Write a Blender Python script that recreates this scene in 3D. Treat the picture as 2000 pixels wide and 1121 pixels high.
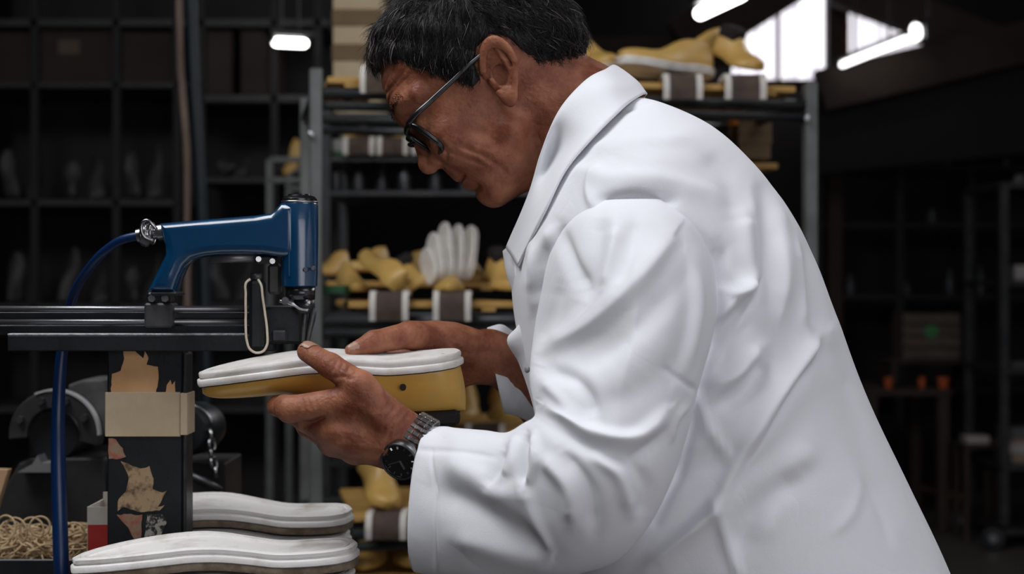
import bpy, math, random
import numpy as np
from mathutils import Vector, Matrix, Euler

for _o in list(bpy.data.objects):
    bpy.data.objects.remove(_o, do_unlink=True)
random.seed(7)
rng = np.random.default_rng(7)
scene = bpy.context.scene
COL = scene.collection
PI = math.pi

# ---------------------------------------------------------------- camera
FPX, CX, CY, CAMZ = 2800.0, 1000.0, 560.5, 1.30      # focal length in pixels of the 2000x1121 frame
cam_data = bpy.data.cameras.new('camera')
cam_data.sensor_width = 36.0
cam_data.lens = 36.0 * FPX / 2000.0
cam_data.clip_start = 0.05
cam_data.clip_end = 60
cam_data.dof.use_dof = True
cam_data.dof.focus_distance = 1.42
cam_data.dof.aperture_fstop = 5.0
cam = bpy.data.objects.new('camera', cam_data)
COL.objects.link(cam)
cam.location = (0, 0, CAMZ)
cam.rotation_euler = (PI / 2, 0, 0)
scene.camera = cam

# ---------------------------------------------------------------- world, lights, exposure
world = bpy.data.worlds.new('world')
scene.world = world
world.use_nodes = True
world.node_tree.nodes['Background'].inputs[0].default_value = (0.55, 0.62, 0.75, 1)
world.node_tree.nodes['Background'].inputs[1].default_value = 0.03

def area_light(name, loc, target, sx, sy, power, color):
    d = bpy.data.lights.new(name, 'AREA')
    d.shape = 'RECTANGLE'
    d.size, d.size_y, d.energy, d.color = sx, sy, power, color
    o = bpy.data.objects.new(name, d)
    COL.objects.link(o)
    o.location = loc
    o.rotation_euler = (Vector(target) - Vector(loc)).to_track_quat('-Z', 'Y').to_euler()
    return o

area_light('unseen_top_light', (-1.15, 0.95, 3.62), (-0.1, 1.5, 1.25), 2.2, 1.3, 84, (0.95, 0.97, 1.0))  # soft key from upper left; its roof opening is unseen
area_light('unseen_top_light', (1.85, 0.3, 3.62), (0.5, 1.5, 1.1), 2.0, 1.3, 22, (0.92, 0.91, 1.0))  # added fill for the right-facing cloth; no such skylight known
area_light('added_rim_light', (2.7, 4.5, 3.62), (0.5, 1.6, 1.2), 1.8, 1.2, 46, (0.98, 0.98, 1.0))  # added rim light on the back, standing in for the far windows
area_light('added_front_fill', (1.25, -1.9, 1.6), (0.2, 1.5, 1.1), 2.8, 1.8, 26, (0.95, 0.95, 1.0))  # added fill from the front; no shop window known there

vs = scene.view_settings
scene.display_settings.display_device = 'sRGB'
vs.view_transform = 'Standard'
vs.look = 'None'
vs.exposure = 0.1
vs.gamma = 1.0
vs.use_curve_mapping = False

# ---------------------------------------------------------------- helpers
def W(px, py, Y):
    """point of the photograph at depth Y, as a world position"""
    return Vector(((px - CX) * Y / FPX, Y, CAMZ + (CY - py) * Y / FPX))

def pix(V):
    """pixel coordinates of world points (n,3)"""
    V = np.asarray(V, float)
    return np.stack([CX + V[:, 0] * FPX / V[:, 1], CY - (V[:, 2] - CAMZ) * FPX / V[:, 1]], 1)

def tag(o, label, cat, group=None, kind=None):
    o['label'] = label
    o['category'] = cat
    if group: o['group'] = group
    if kind: o['kind'] = kind
    return o

def thing(name, label, cat, loc=(0, 0, 0), group=None, rot=(0, 0, 0)):
    o = bpy.data.objects.new(name, None)
    o.empty_display_size = 0.05
    COL.objects.link(o)
    o.location = loc
    o.rotation_euler = rot
    tag(o, label, cat, group)
    return o

class MB:
    """collects vertices and faces of one mesh"""
    def __init__(self):
        self.v, self.f = [], []
    def add(self, verts, faces, M=None):
        b = len(self.v)
        for p in verts:
            p = Vector(p)
            self.v.append(M @ p if M is not None else p)
        self.f += [tuple(b + i for i in f) for f in faces]
        return self
    def box(self, c, s, rot=None, bev=0.0):
        c = Vector(c); hx, hy, hz = s[0] / 2, s[1] / 2, s[2] / 2
        M = Matrix.Translation(c) @ (Euler(rot).to_matrix().to_4x4() if rot else Matrix())
        b = min(bev, hx * .9, hy * .9, hz * .9)
        if b <= 0:
            vs_ = [(x * hx, y * hy, z * hz) for x in (-1, 1) for y in (-1, 1) for z in (-1, 1)]
            fs = [(0, 1, 3, 2), (4, 6, 7, 5), (0, 4, 5, 1), (2, 3, 7, 6), (0, 2, 6, 4), (1, 5, 7, 3)]
            return self.add(vs_, fs, M)
        # chamfered box: 24 vertices
        idx, vs_ = {}, []
        for x in (-1, 1):
            for y in (-1, 1):
                for z in (-1, 1):
                    for ax in range(3):
                        p = [x * (hx - b), y * (hy - b), z * (hz - b)]
                        p[ax] = (x * hx, y * hy, z * hz)[ax]
                        idx[(x, y, z, ax)] = len(vs_); vs_.append(p)
        fs = []
        for ax in range(3):
            o1, o2 = [(1, 2), (2, 0), (0, 1)][ax]
            for s_ in (-1, 1):
                q = []
                for a, d in ((-1, -1), (1, -1), (1, 1), (-1, 1)):
                    k = [0, 0, 0]; k[ax] = s_; k[o1] = a; k[o2] = d
                    q.append(idx[(k[0], k[1], k[2], ax)])
                fs.append(tuple(q if s_ > 0 else q[::-1]))
        for ax in range(3):          # edges along ax
            o1, o2 = [(1, 2), (2, 0), (0, 1)][ax]
            for a in (-1, 1):
                for d in (-1, 1):
                    def key(s_):
                        k = [0, 0, 0]; k[ax] = s_; k[o1] = a; k[o2] = d
                        return tuple(k)
                    q = [idx[key(-1) + (o1,)], idx[key(1) + (o1,)], idx[key(1) + (o2,)], idx[key(-1) + (o2,)]]
                    fs.append(tuple(q if a * d < 0 else q[::-1]))
        for x in (-1, 1):
            for y in (-1, 1):
                for z in (-1, 1):
                    q = [idx[(x, y, z, k)] for k in range(3)]
                    fs.append(tuple(q if x * y * z > 0 else q[::-1]))
        return self.add(vs_, fs, M)
    def tube(self, path, r, n=10, closed=False, flat=1.0, caps=True):
        """round tube along a path; r a number or a list"""
        P = [Vector(p) for p in path]; m = len(P)
        R = r if hasattr(r, '__len__') else [r] * m
        T = []
        for i in range(m):
            a = P[(i - 1) % m] if (closed or i > 0) else P[i]
            b = P[(i + 1) % m] if (closed or i < m - 1) else P[i]
            T.append((b - a).normalized())
        N = T[0].orthogonal().normalized()
        vs_, fs = [], []
        for i in range(m):
            N = (N - T[i] * N.dot(T[i])).normalized()
            B = T[i].cross(N)
            for k in range(n):
                a = 2 * PI * k / n
                vs_.append(P[i] + N * (math.cos(a) * R[i]) + B * (math.sin(a) * R[i] * flat))
        for i in range(m if closed else m - 1):
            j = (i + 1) % m
            for k in range(n):
                l = (k + 1) % n
                fs.append((i * n + k, i * n + l, j * n + l, j * n + k))
        if not closed and caps:
            fs.append(tuple(range(n))[::-1])
            fs.append(tuple((m - 1) * n + k for k in range(n)))
        return self.add(vs_, fs)
    def cyl(self, a, b, r, r2=None, n=20):
        return self.tube([a, b], [r, r if r2 is None else r2], n)
    def lathe(self, prof, origin=(0, 0, 0), axis=(0, 0, 1), n=24, caps=True):
        """profile of (radius, height) turned about an axis"""
        ax = Vector(axis).normalized(); N = ax.orthogonal().normalized(); B = ax.cross(N); o = Vector(origin)
        vs_, fs = [], []
        for r, h in prof:
            for k in range(n):
                a = 2 * PI * k / n
                vs_.append(o + ax * h + N * (math.cos(a) * r) + B * (math.sin(a) * r))
        for i in range(len(prof) - 1):
            for k in range(n):
                l = (k + 1) % n
                fs.append((i * n + k, i * n + l, (i + 1) * n + l, (i + 1) * n + k))
        if caps: fs.append(tuple(range(n))[::-1]); fs.append(tuple((len(prof) - 1) * n + k for k in range(n)))
        return self.add(vs_, fs)
    def prism(self, pts, d0, d1, frame=None):
        """polygon of 2D points (x,z) extruded in y from d0 to d1"""
        n = len(pts)
        vs_ = [(x, d0, z) for x, z in pts] + [(x, d1, z) for x, z in pts]
        fs = [tuple(range(n)), tuple(range(n, 2 * n))[::-1]]
        for i in range(n):
            j = (i + 1) % n
            fs.append((i, i + n, j + n, j))
        return self.add(vs_, fs, frame)
    def build(self, name, mat, parent=None, smooth=False, recenter=False, bevel=0.0, angle=None):
        me = bpy.data.meshes.new(name)
        me.from_pydata([tuple(p) for p in self.v], [], self.f)
        me.validate()
        return link_mesh(name, me, mat, parent, smooth, recenter, bevel, angle)

def link_mesh(name, me, mat, parent=None, smooth=False, recenter=False, bevel=0.0, angle=None):
    o = bpy.data.objects.new(name, me)
    COL.objects.link(o)
    if mat is not None: me.materials.append(mat)
    if smooth or angle:
        me.polygons.foreach_set('use_smooth', [True] * len(me.polygons))
        if angle: me.set_sharp_from_angle(angle=math.radians(angle))
    if recenter:
        n = len(me.vertices)
        co = np.empty(n * 3, np.float32); me.vertices.foreach_get('co', co)
        co = co.reshape(-1, 3)
        c = (co.max(0) + co.min(0)) / 2; c[2] = co[:, 2].min()
        me.vertices.foreach_set('co', (co - c).ravel()); me.update()
        o.location = c
    if bevel:
        m = o.modifiers.new('bevel', 'BEVEL'); m.width = bevel; m.segments = 2; m.limit_method = 'ANGLE'
        m.angle_limit = math.radians(40)
    if parent is not None:
        o.parent = parent
    return o

def local_parent(o, parent):
    """o was built in world coordinates; hang it below a parent that is only translated"""
    o.parent = parent
    o.matrix_parent_inverse = Matrix.Translation(-Vector(parent.location))
    return o

def copy_tree(o, parent=None, label=None, group=None):
    c = o.copy(); COL.objects.link(c); c.parent = parent
    if label: c['label'] = label
    if group: c['group'] = group
    for ch in list(o.children):
        copy_tree(ch, c)
    return c

def np_mesh(name, V, F, mat, parent=None, smooth=True):
    me = bpy.data.meshes.new(name)
    V = np.asarray(V, np.float32); F = np.asarray(F, np.int32)
    me.vertices.add(len(V)); me.vertices.foreach_set('co', V.ravel())
    k = F.shape[1]
    me.loops.add(F.size); me.loops.foreach_set('vertex_index', F.ravel())
    me.polygons.add(len(F))
    me.polygons.foreach_set('loop_start', np.arange(0, F.size, k, dtype=np.int32))
    me.update(calc_edges=True)
    me.validate()
    return link_mesh(name, me, mat, parent, smooth)

def interp(xs, ks, vs_):
    """smooth (monotone cubic-like) interpolation through keys; vs_ may be (n,d)"""
    ks = np.asarray(ks, float); vs_ = np.asarray(vs_, float); xs = np.asarray(xs, float)
    one = vs_.ndim == 1
    if one: vs_ = vs_[:, None]
    d = np.diff(vs_, axis=0) / np.diff(ks)[:, None]
    m = np.zeros_like(vs_)
    m[0], m[-1] = d[0], d[-1]
    for i in range(1, len(ks) - 1):
        w0, w1 = ks[i + 1] - ks[i], ks[i] - ks[i - 1]
        m[i] = (d[i - 1] * w0 + d[i] * w1) / (w0 + w1)
    i = np.clip(np.searchsorted(ks, xs, side='right') - 1, 0, len(ks) - 2)
    h = (ks[i + 1] - ks[i]); t = ((xs - ks[i]) / h)[:, None]; h = h[:, None]
    r = (2 * t**3 - 3 * t**2 + 1) * vs_[i] + (t**3 - 2 * t**2 + t) * h * m[i] + (-2 * t**3 + 3 * t**2) * vs_[i + 1] + (t**3 - t**2) * h * m[i + 1]
    return r[:, 0] if one else r

def spline(pts, n):
    """n points along a smooth curve through pts"""
    P = np.array([tuple(p) for p in pts], float)
    d = np.r_[0, np.cumsum(np.linalg.norm(np.diff(P, axis=0), axis=1))]
    return interp(np.linspace(0, d[-1], n), d, P)

# ---------------------------------------------------------------- materials
def mat(name, col, rough=0.6, metal=0.0, col2=None, nscale=8.0, bump=0.0, bscale=60.0, spec=0.5, emit=None, estr=0.0,
        sss=0.0, coat=0.0, detail=4.0, ramp=(0.35, 0.7), sheen=0.0, stretch=None):
    m = bpy.data.materials.new(name); m.use_nodes = True
    nt = m.node_tree; b = nt.nodes['Principled BSDF']
    b.inputs['Roughness'].default_value = rough
    b.inputs['Metallic'].default_value = metal
    b.inputs['Specular IOR Level'].default_value = spec
    b.inputs['Coat Weight'].default_value = coat
    b.inputs['Sheen Weight'].default_value = sheen
    if sss:
        b.inputs['Subsurface Weight'].default_value = sss
        b.inputs['Subsurface Radius'].default_value = (1.0, 0.35, 0.2)
        b.inputs['Subsurface Scale'].default_value = 0.004
    b.inputs['Base Color'].default_value = (*col, 1)
    tc = nt.nodes.new('ShaderNodeTexCoord')
    src = tc.outputs['Object']
    if stretch:
        mp = nt.nodes.new('ShaderNodeMapping'); mp.inputs['Scale'].default_value = stretch
        nt.links.new(src, mp.inputs['Vector']); src = mp.outputs['Vector']
    if col2 is not None:
        n = nt.nodes.new('ShaderNodeTexNoise'); n.inputs['Scale'].default_value = nscale; n.inputs['Detail'].default_value = detail
        n.inputs['Roughness'].default_value = 0.6
        nt.links.new(src, n.inputs['Vector'])
        r = nt.nodes.new('ShaderNodeValToRGB')
        r.color_ramp.elements[0].position, r.color_ramp.elements[1].position = ramp
        r.color_ramp.elements[0].color = (*col, 1); r.color_ramp.elements[1].color = (*col2, 1)
        nt.links.new(n.outputs['Fac'], r.inputs['Fac']); nt.links.new(r.outputs['Color'], b.inputs['Base Color'])
    if bump:
        n2 = nt.nodes.new('ShaderNodeTexNoise'); n2.inputs['Scale'].default_value = bscale; n2.inputs['Detail'].default_value = 5
        nt.links.new(src, n2.inputs['Vector'])
        bp = nt.nodes.new('ShaderNodeBump'); bp.inputs['Strength'].default_value = bump; bp.inputs['Distance'].default_value = 0.002
        nt.links.new(n2.outputs['Fac'], bp.inputs['Height']); nt.links.new(bp.outputs['Normal'], b.inputs['Normal'])
    if emit is not None:
        b.inputs['Emission Color'].default_value = (*emit, 1); b.inputs['Emission Strength'].default_value = estr
    return m

M = {}
M['coat'] = mat('white cotton', (0.82, 0.83, 0.86), 0.85, bump=0.12, bscale=900, spec=0.2, sheen=0.05)
def crinkle(m, scale, strength, dist):
    """faint creases of worn cotton"""
    nt = m.node_tree; b = nt.nodes['Principled BSDF']
    tc = nt.nodes.new('ShaderNodeTexCoord'); n = nt.nodes.new('ShaderNodeTexNoise'); n.inputs['Scale'].default_value = scale; n.inputs['Detail'].default_value = 3; n.inputs['Distortion'].default_value = .6
    a = nt.nodes.new('ShaderNodeMath'); a.operation = 'SUBTRACT'; a.inputs[1].default_value = .5
    c = nt.nodes.new('ShaderNodeMath'); c.operation = 'ABSOLUTE'
    bp = nt.nodes.new('ShaderNodeBump'); bp.inputs['Strength'].default_value = strength; bp.inputs['Distance'].default_value = dist
    nt.links.new(tc.outputs['Object'], n.inputs['Vector']); nt.links.new(n.outputs['Fac'], a.inputs[0]); nt.links.new(a.outputs[0], c.inputs[0]); nt.links.new(c.outputs[0], bp.inputs['Height'])
    old = b.inputs['Normal'].links[0].from_socket
    nt.links.new(old, bp.inputs['Normal']); nt.links.new(bp.outputs['Normal'], b.inputs['Normal'])
crinkle(M['coat'], 9, .35, .012)
M['skin'] = mat('weathered skin', (0.185, 0.054, 0.028), 0.52, col2=(0.40, 0.165, 0.09), nscale=34, bump=0.5, bscale=230, sss=0.06, spec=0.3)
crinkle(M['skin'], 75, .32, .005)
M['nail'] = mat('fingernail', (0.36, 0.2, 0.14), 0.35)
M['eye'] = mat('eye white', (0.5, 0.45, 0.42), 0.2)
M['black_plastic'] = mat('black acetate', (0.008, 0.008, 0.009), 0.25, spec=0.6)
M['steel'] = mat('brushed steel', (0.5, 0.5, 0.5), 0.28, 1.0, col2=(0.2, 0.2, 0.21), nscale=60)
M['dark_steel'] = mat('dark steel', (0.05, 0.052, 0.056), 0.42, 0.7, col2=(0.1, 0.1, 0.1), nscale=40, bump=0.2, bscale=120)
M['black_iron'] = mat('black painted iron', (0.006, 0.0075, 0.009), 0.42, 0.0, col2=(0.012, 0.014, 0.016), nscale=25, bump=0.25, bscale=80, spec=0.5)
M['blue'] = mat('blue enamel', (0.0012, 0.032, 0.088), 0.27, col2=(0.0015, 0.042, 0.11), nscale=20, bump=0.06, bscale=140, spec=0.6, coat=0.6)
M['hose'] = mat('blue rubber hose', (0.0015, 0.018, 0.075), 0.35, spec=0.5)
M['yellow'] = mat('yellow plastic last', (0.54, 0.30, 0.055), 0.34, col2=(0.62, 0.37, 0.085), nscale=10, bump=0.05, bscale=60, spec=0.45)
M['yellow_pale'] = mat('pale yellow plastic', (0.50, 0.30, 0.075), 0.42, col2=(0.57, 0.36, 0.11), nscale=12)
M['sole'] = mat('white rubber sole', (0.60, 0.56, 0.50), 0.55, col2=(0.80, 0.79, 0.77), nscale=30, bump=0.15, bscale=120)
M['sole_dirty'] = mat('used white rubber', (0.52, 0.48, 0.42), 0.55, col2=(0.80, 0.78, 0.75), nscale=22, bump=0.3, bscale=150, ramp=(0.3, 0.5))
M['sole_brown'] = mat('brown crepe', (0.12, 0.085, 0.055), 0.8, col2=(0.3, 0.24, 0.17), nscale=60, bump=0.6, bscale=150)
M['hole'] = mat('dark hole', (0.006, 0.004, 0.003), 0.8)
# ---------------------------------------------------------------- the workshop shell
def struct(mb, name, m, parent=None, **k):
    o = mb.build(name, m, parent, **k)
    if parent is None: o['kind'] = 'structure'
    return o
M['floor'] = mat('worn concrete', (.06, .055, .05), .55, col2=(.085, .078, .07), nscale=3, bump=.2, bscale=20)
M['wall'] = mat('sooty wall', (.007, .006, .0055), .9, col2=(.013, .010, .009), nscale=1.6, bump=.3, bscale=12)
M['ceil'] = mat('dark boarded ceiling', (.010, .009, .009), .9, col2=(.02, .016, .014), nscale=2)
M['beam'] = mat('dark timber', (.022, .013, .009), .8, col2=(.04, .024, .017), nscale=5, bump=.3, bscale=30)
M['rust'] = mat('red brown timber', (.11, .035, .022), .8, col2=(.16, .06, .04), nscale=6)
M['daylight'] = mat('translucent sheet against the sky', (.8, .8, .85), .6, emit=(.95, .93, 1.0), estr=.9)
XL, XR, YB, YF, ZC = -4.2, 5.4, 9.6, -2.2, 3.75
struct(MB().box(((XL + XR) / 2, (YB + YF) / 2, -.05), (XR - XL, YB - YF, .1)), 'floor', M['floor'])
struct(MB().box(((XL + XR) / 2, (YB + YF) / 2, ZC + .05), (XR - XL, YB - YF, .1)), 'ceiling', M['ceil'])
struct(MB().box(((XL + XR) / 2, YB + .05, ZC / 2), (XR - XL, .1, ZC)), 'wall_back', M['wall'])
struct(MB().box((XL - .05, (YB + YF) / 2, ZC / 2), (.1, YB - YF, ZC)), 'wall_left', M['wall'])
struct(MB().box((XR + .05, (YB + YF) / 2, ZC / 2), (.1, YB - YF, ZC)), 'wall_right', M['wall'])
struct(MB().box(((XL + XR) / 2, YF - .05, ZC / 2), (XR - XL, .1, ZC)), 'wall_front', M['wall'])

def sheet(x0, y0, x1, y1, Y, waves=14, amp=.02, n=120):
    """corrugated translucent sheet"""
    a, b = W(x0, y1, Y), W(x1, y0, Y); mb = MB(); vs_, fs = [], []
    for i in range(n + 1):
        t = i / n; x = a.x + (b.x - a.x) * t; y = Y + amp * math.sin(t * waves * 2 * PI)
        vs_ += [(x, y, a.z), (x, y, b.z)]
    for i in range(n): fs.append((2 * i, 2 * i + 2, 2 * i + 3, 2 * i + 1))
    return mb.add(vs_, fs)
WY = 9.2
w1 = bpy.data.objects.new('window_1', None); COL.objects.link(w1); w1['kind'] = 'structure'
for (xa, xb) in ((1428, 1518), (1523, 1617)):
    sheet(xa, -120, xb, 162, WY, 5).build('pane', M['daylight'], w1, True)
for x in (1425, 1520, 1617):
    a = W(x, 0, WY); MB().box((a.x, WY - .03, W(0, 20, WY).z), (.014, .05, 1.0)).build('mullion', M['beam'] if x != 1520 else M['rust'], w1)
MB().box((W(1520, 0, WY).x, WY - .03, W(0, 166, WY).z), (.70, .08, .05)).build('sill', M['beam'], w1)
w2 = bpy.data.objects.new('window_2', None); COL.objects.link(w2); w2['kind'] = 'structure'
M['daylight2'] = mat('dimmer translucent sheet', (.8, .8, .85), .6, emit=(.95, .88, .92), estr=.66)
for (xa, xb) in ((1655, 1716), (1718, 1800)):
    sheet(xa, 10, xb, 145, WY, 5).build('pane', M['daylight2'], w2, True)
MB().box((W(1648, 0, WY - .1).x, WY - .1, W(0, 40, WY).z), (.05, .06, .9)).build('jamb', M['rust'], w2)
struct(MB().box((W(1628, 0, WY - .2).x, WY - .2, ZC / 2), (.085, .12, ZC)), 'trim_1', M['beam'])
# sloping roof timbers that cross the windows
def slope(a, b, h, d, name, m, lift=0):
    a, b = Vector(a), Vector(b); mid = (a + b) / 2; ang = -math.atan2(b.z - a.z, b.x - a.x)
    return struct(MB().box(mid, ((b - a).length, d, h), (0, ang, 0)), name, m)
slope(W(1330, 90, 8.6), W(1640, -105, 8.6), .30, .12, 'trim_2', M['beam'])
slope(W(1630, -28, 8.6), W(1960, 96, 8.6), .22, .10, 'trim_3', M['beam'])
slope(W(1600, 178, 8.4), W(2060, 70, 8.4), .24, .14, 'trim_4', M['beam'])
slope(W(1580, 260, 8.5), W(2060, 210, 8.5), .50, .1, 'trim_5', M['wall'])
struct(MB().box((W(1270, 0, 8.8).x, 8.8, W(0, 102, 8.8).z), (1.15, .1, .17)), 'trim_6', M['beam'])
M['tube'] = mat('fluorescent tube', (.9, .9, .9), .4, emit=(1.0, .98, .95), estr=9)
M['tube_dim'] = mat('sunlit ledge lamp', (.9, .9, .9), .4, emit=(1.0, .99, .97), estr=4)

def lamp(px0, px1, Y0, Y1, r, label, m=None):
    a, b = W(*px0, Y0), W(*px1, Y1)
    t = thing('fluorescent_lamp', label, 'lamp', tuple((a + b) / 2), 'fluorescent lamps under the roof')
    d = (b - a).normalized()
    L_ = (b - a).length
    put_(MB().tube([a, a + d * r * .3, a + d * r, b - d * r, b - d * r * .3, b], [r * .3, r * .75, r, r, r * .75, r * .3], 14), 'tube', m or M['tube'], t, smooth=True)
    up = Vector((0, 0, 1)); up = (up - d * up.dot(d)).normalized()
    q = MB(); mid = (a + b) / 2 + up * (r * 1.9)
    R = Matrix((d, up.cross(d), up)).transposed().to_4x4(); R.translation = mid
    bx_ = MB().box((0, 0, 0), (L_ + .04, r * 3.0, r * 1.2), None, r * .2); q.add(bx_.v, bx_.f, R)
    put_(q, 'housing', M['black_iron'], t)
    for e in (a, b):
        q = MB().cyl(e + up * r * 1.4, e - up * r * .1, r * .6, n=8); put_(q, 'socket', M['black_iron'], t)
    top = mid
    for e in (.25, .75):
        p = a + (b - a) * e + up * r * 2.3
        put_(MB().cyl(p, (p.x, p.y, ZC), .006, n=6), 'hanger', M['black_iron'], t)
    return t
def put_(mb, name, m, par, **k): return local_parent(mb.build(name, m, **k), par)
lamp((533, 82), (600, 85), 5.6, 5.7, .018, 'short glowing fluorescent lamp above the dark shelving on the left')
lamp((1366, 27), (1450, -14), 6.2, 5.2, .026, 'fluorescent lamp high beside the roof slope, left of the windows')
lamp((1640, 128), (1776, 74), 8.2, 8.1, .017, 'fluorescent lamp slanting below the right window', M['tube_dim'])
lamp((1788, 46), (1790, 80), 8.0, 8.0, .03, 'short bright lamp end at the right of the slanting tube', M['tube_dim'])
def stripes(m, n):
    """ribs of the translucent sheet let through more or less light"""
    nt = m.node_tree; b = nt.nodes['Principled BSDF']
    tc = nt.nodes.new('ShaderNodeTexCoord'); w = nt.nodes.new('ShaderNodeTexWave'); w.inputs['Scale'].default_value = n; w.inputs['Distortion'].default_value = 2.5; w.inputs['Detail'].default_value = 2
    r = nt.nodes.new('ShaderNodeValToRGB'); r.color_ramp.elements[0].color = (.62, .57, .66, 1); r.color_ramp.elements[1].color = (1, .98, 1, 1); r.color_ramp.elements[1].position = .6
    nt.links.new(tc.outputs['Object'], w.inputs['Vector']); nt.links.new(w.outputs['Fac'], r.inputs['Fac']); nt.links.new(r.outputs['Color'], b.inputs['Emission Color'])
stripes(M['daylight'], 2.6); stripes(M['daylight2'], 6)

# made-up glowing windows added behind the area lights, overhead and behind the camera
def added_roof_window(name, x, y, sx_, sy_):
    e = bpy.data.objects.new(name, None); COL.objects.link(e); e['kind'] = 'structure'
    for i in range(3):
        MB().box((x + (i - 1) * sx_ / 3, y, ZC - .012), (sx_ / 3 - .03, sy_, .01)).build('pane', M['daylight'], e)
    for i in range(4):
        MB().box((x + (i - 1.5) * sx_ / 3, y, ZC - .02), (.04, sy_ + .08, .04)).build('added_glazing_bar', M['beam'], e)
    for q in (-1, 1):
        MB().box((x, y + q * (sy_ / 2 + .02), ZC - .02), (sx_ + .08, .04, .04)).build('frame', M['beam'], e)
added_roof_window('added_window_3', -1.15, .95, 2.2, 1.3)
added_roof_window('added_window_4', 1.85, .3, 2.0, 1.3)
added_roof_window('added_window_5', 2.7, 4.5, 1.8, 1.2)
w6 = bpy.data.objects.new('added_window_6', None); COL.objects.link(w6); w6['kind'] = 'structure'  # unseen window added to back the front fill
for i in range(4):
    MB().box((1.25 + (i - 1.5) * .7, YF + .012, 1.6), (.66, .01, 1.8)).build('pane', M['daylight'], w6)
for i in range(5):
    MB().box((1.25 + (i - 2) * .7, YF + .02, 1.6), (.04, .04, 1.88)).build('added_glazing_bar', M['beam'], w6)
for z in (.68, 2.52):
    MB().box((1.25, YF + .02, z), (2.88, .04, .04)).build('frame', M['beam'], w6)
# ---------------------------------------------------------------- signed distance fields -> mesh
def smin(a, b, k):
    h = np.clip(.5 + .5 * (b - a) / k, 0, 1)
    return b * (1 - h) + a * h - k * h * (1 - h)
def smax(a, b, k):
    return -smin(-a, -b, k)
def sd_ell(P, c, r):
    q = [(P[i] - c[i]) / r[i] for i in range(3)]
    k0 = np.sqrt(q[0]**2 + q[1]**2 + q[2]**2)
    k1 = np.sqrt(sum((q[i] / r[i])**2 for i in range(3))) + 1e-9
    return k0 * (k0 - 1) / k1
def sd_cone(P, a, b, ra, rb):
    d = [b[i] - a[i] for i in range(3)]
    dd = sum(x * x for x in d) + 1e-12
    t = np.clip(sum((P[i] - a[i]) * d[i] for i in range(3)) / dd, 0, 1)
    return np.sqrt(sum((P[i] - a[i] - t * d[i])**2 for i in range(3))) - (ra + (rb - ra) * t)
def sd_chain(P, pts, rs, k=None):
    r = None
    for i in range(len(pts) - 1):
        q = sd_cone(P, pts[i], pts[i + 1], rs[i], rs[i + 1])
        r = q if r is None else (np.minimum(r, q) if not k else smin(r, q, k))
    return r
def seg2(X, Z, pts):
    """distance to a 2D polyline and position 0..1 along it"""
    best = np.full(X.shape, 1e9, np.float32); tt = np.zeros(X.shape, np.float32); side = np.ones(X.shape, np.float32)
    L = np.r_[0, np.cumsum([math.dist(pts[i], pts[i + 1]) for i in range(len(pts) - 1)])]
    for i in range(len(pts) - 1):
        ax, az = pts[i]; dx, dz = pts[i + 1][0] - ax, pts[i + 1][1] - az
        t = np.clip(((X - ax) * dx + (Z - az) * dz) / (dx * dx + dz * dz + 1e-12), 0, 1)
        ex, ez = X - ax - t * dx, Z - az - t * dz
        d = np.sqrt(ex * ex + ez * ez); m = d < best
        best = np.where(m, d, best); tt = np.where(m, (L[i] + t * (L[i + 1] - L[i])) / L[-1], tt)
        side = np.where(m, np.sign(dx * ez - dz * ex), side)
    return best, tt, side
def sd_poly(X, Z, poly):
    d, _, _ = seg2(X, Z, list(poly) + [poly[0]])
    inside = np.zeros(X.shape, bool)
    n = len(poly)
    for i in range(n):
        x1, z1 = poly[i]; x2, z2 = poly[(i + 1) % n]
        if z1 == z2: continue
        c = ((Z > z1) != (Z > z2)) & (X < (x2 - x1) * (Z - z1) / (z2 - z1) + x1)
        inside ^= c
    return np.where(inside, -d, d)

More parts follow.
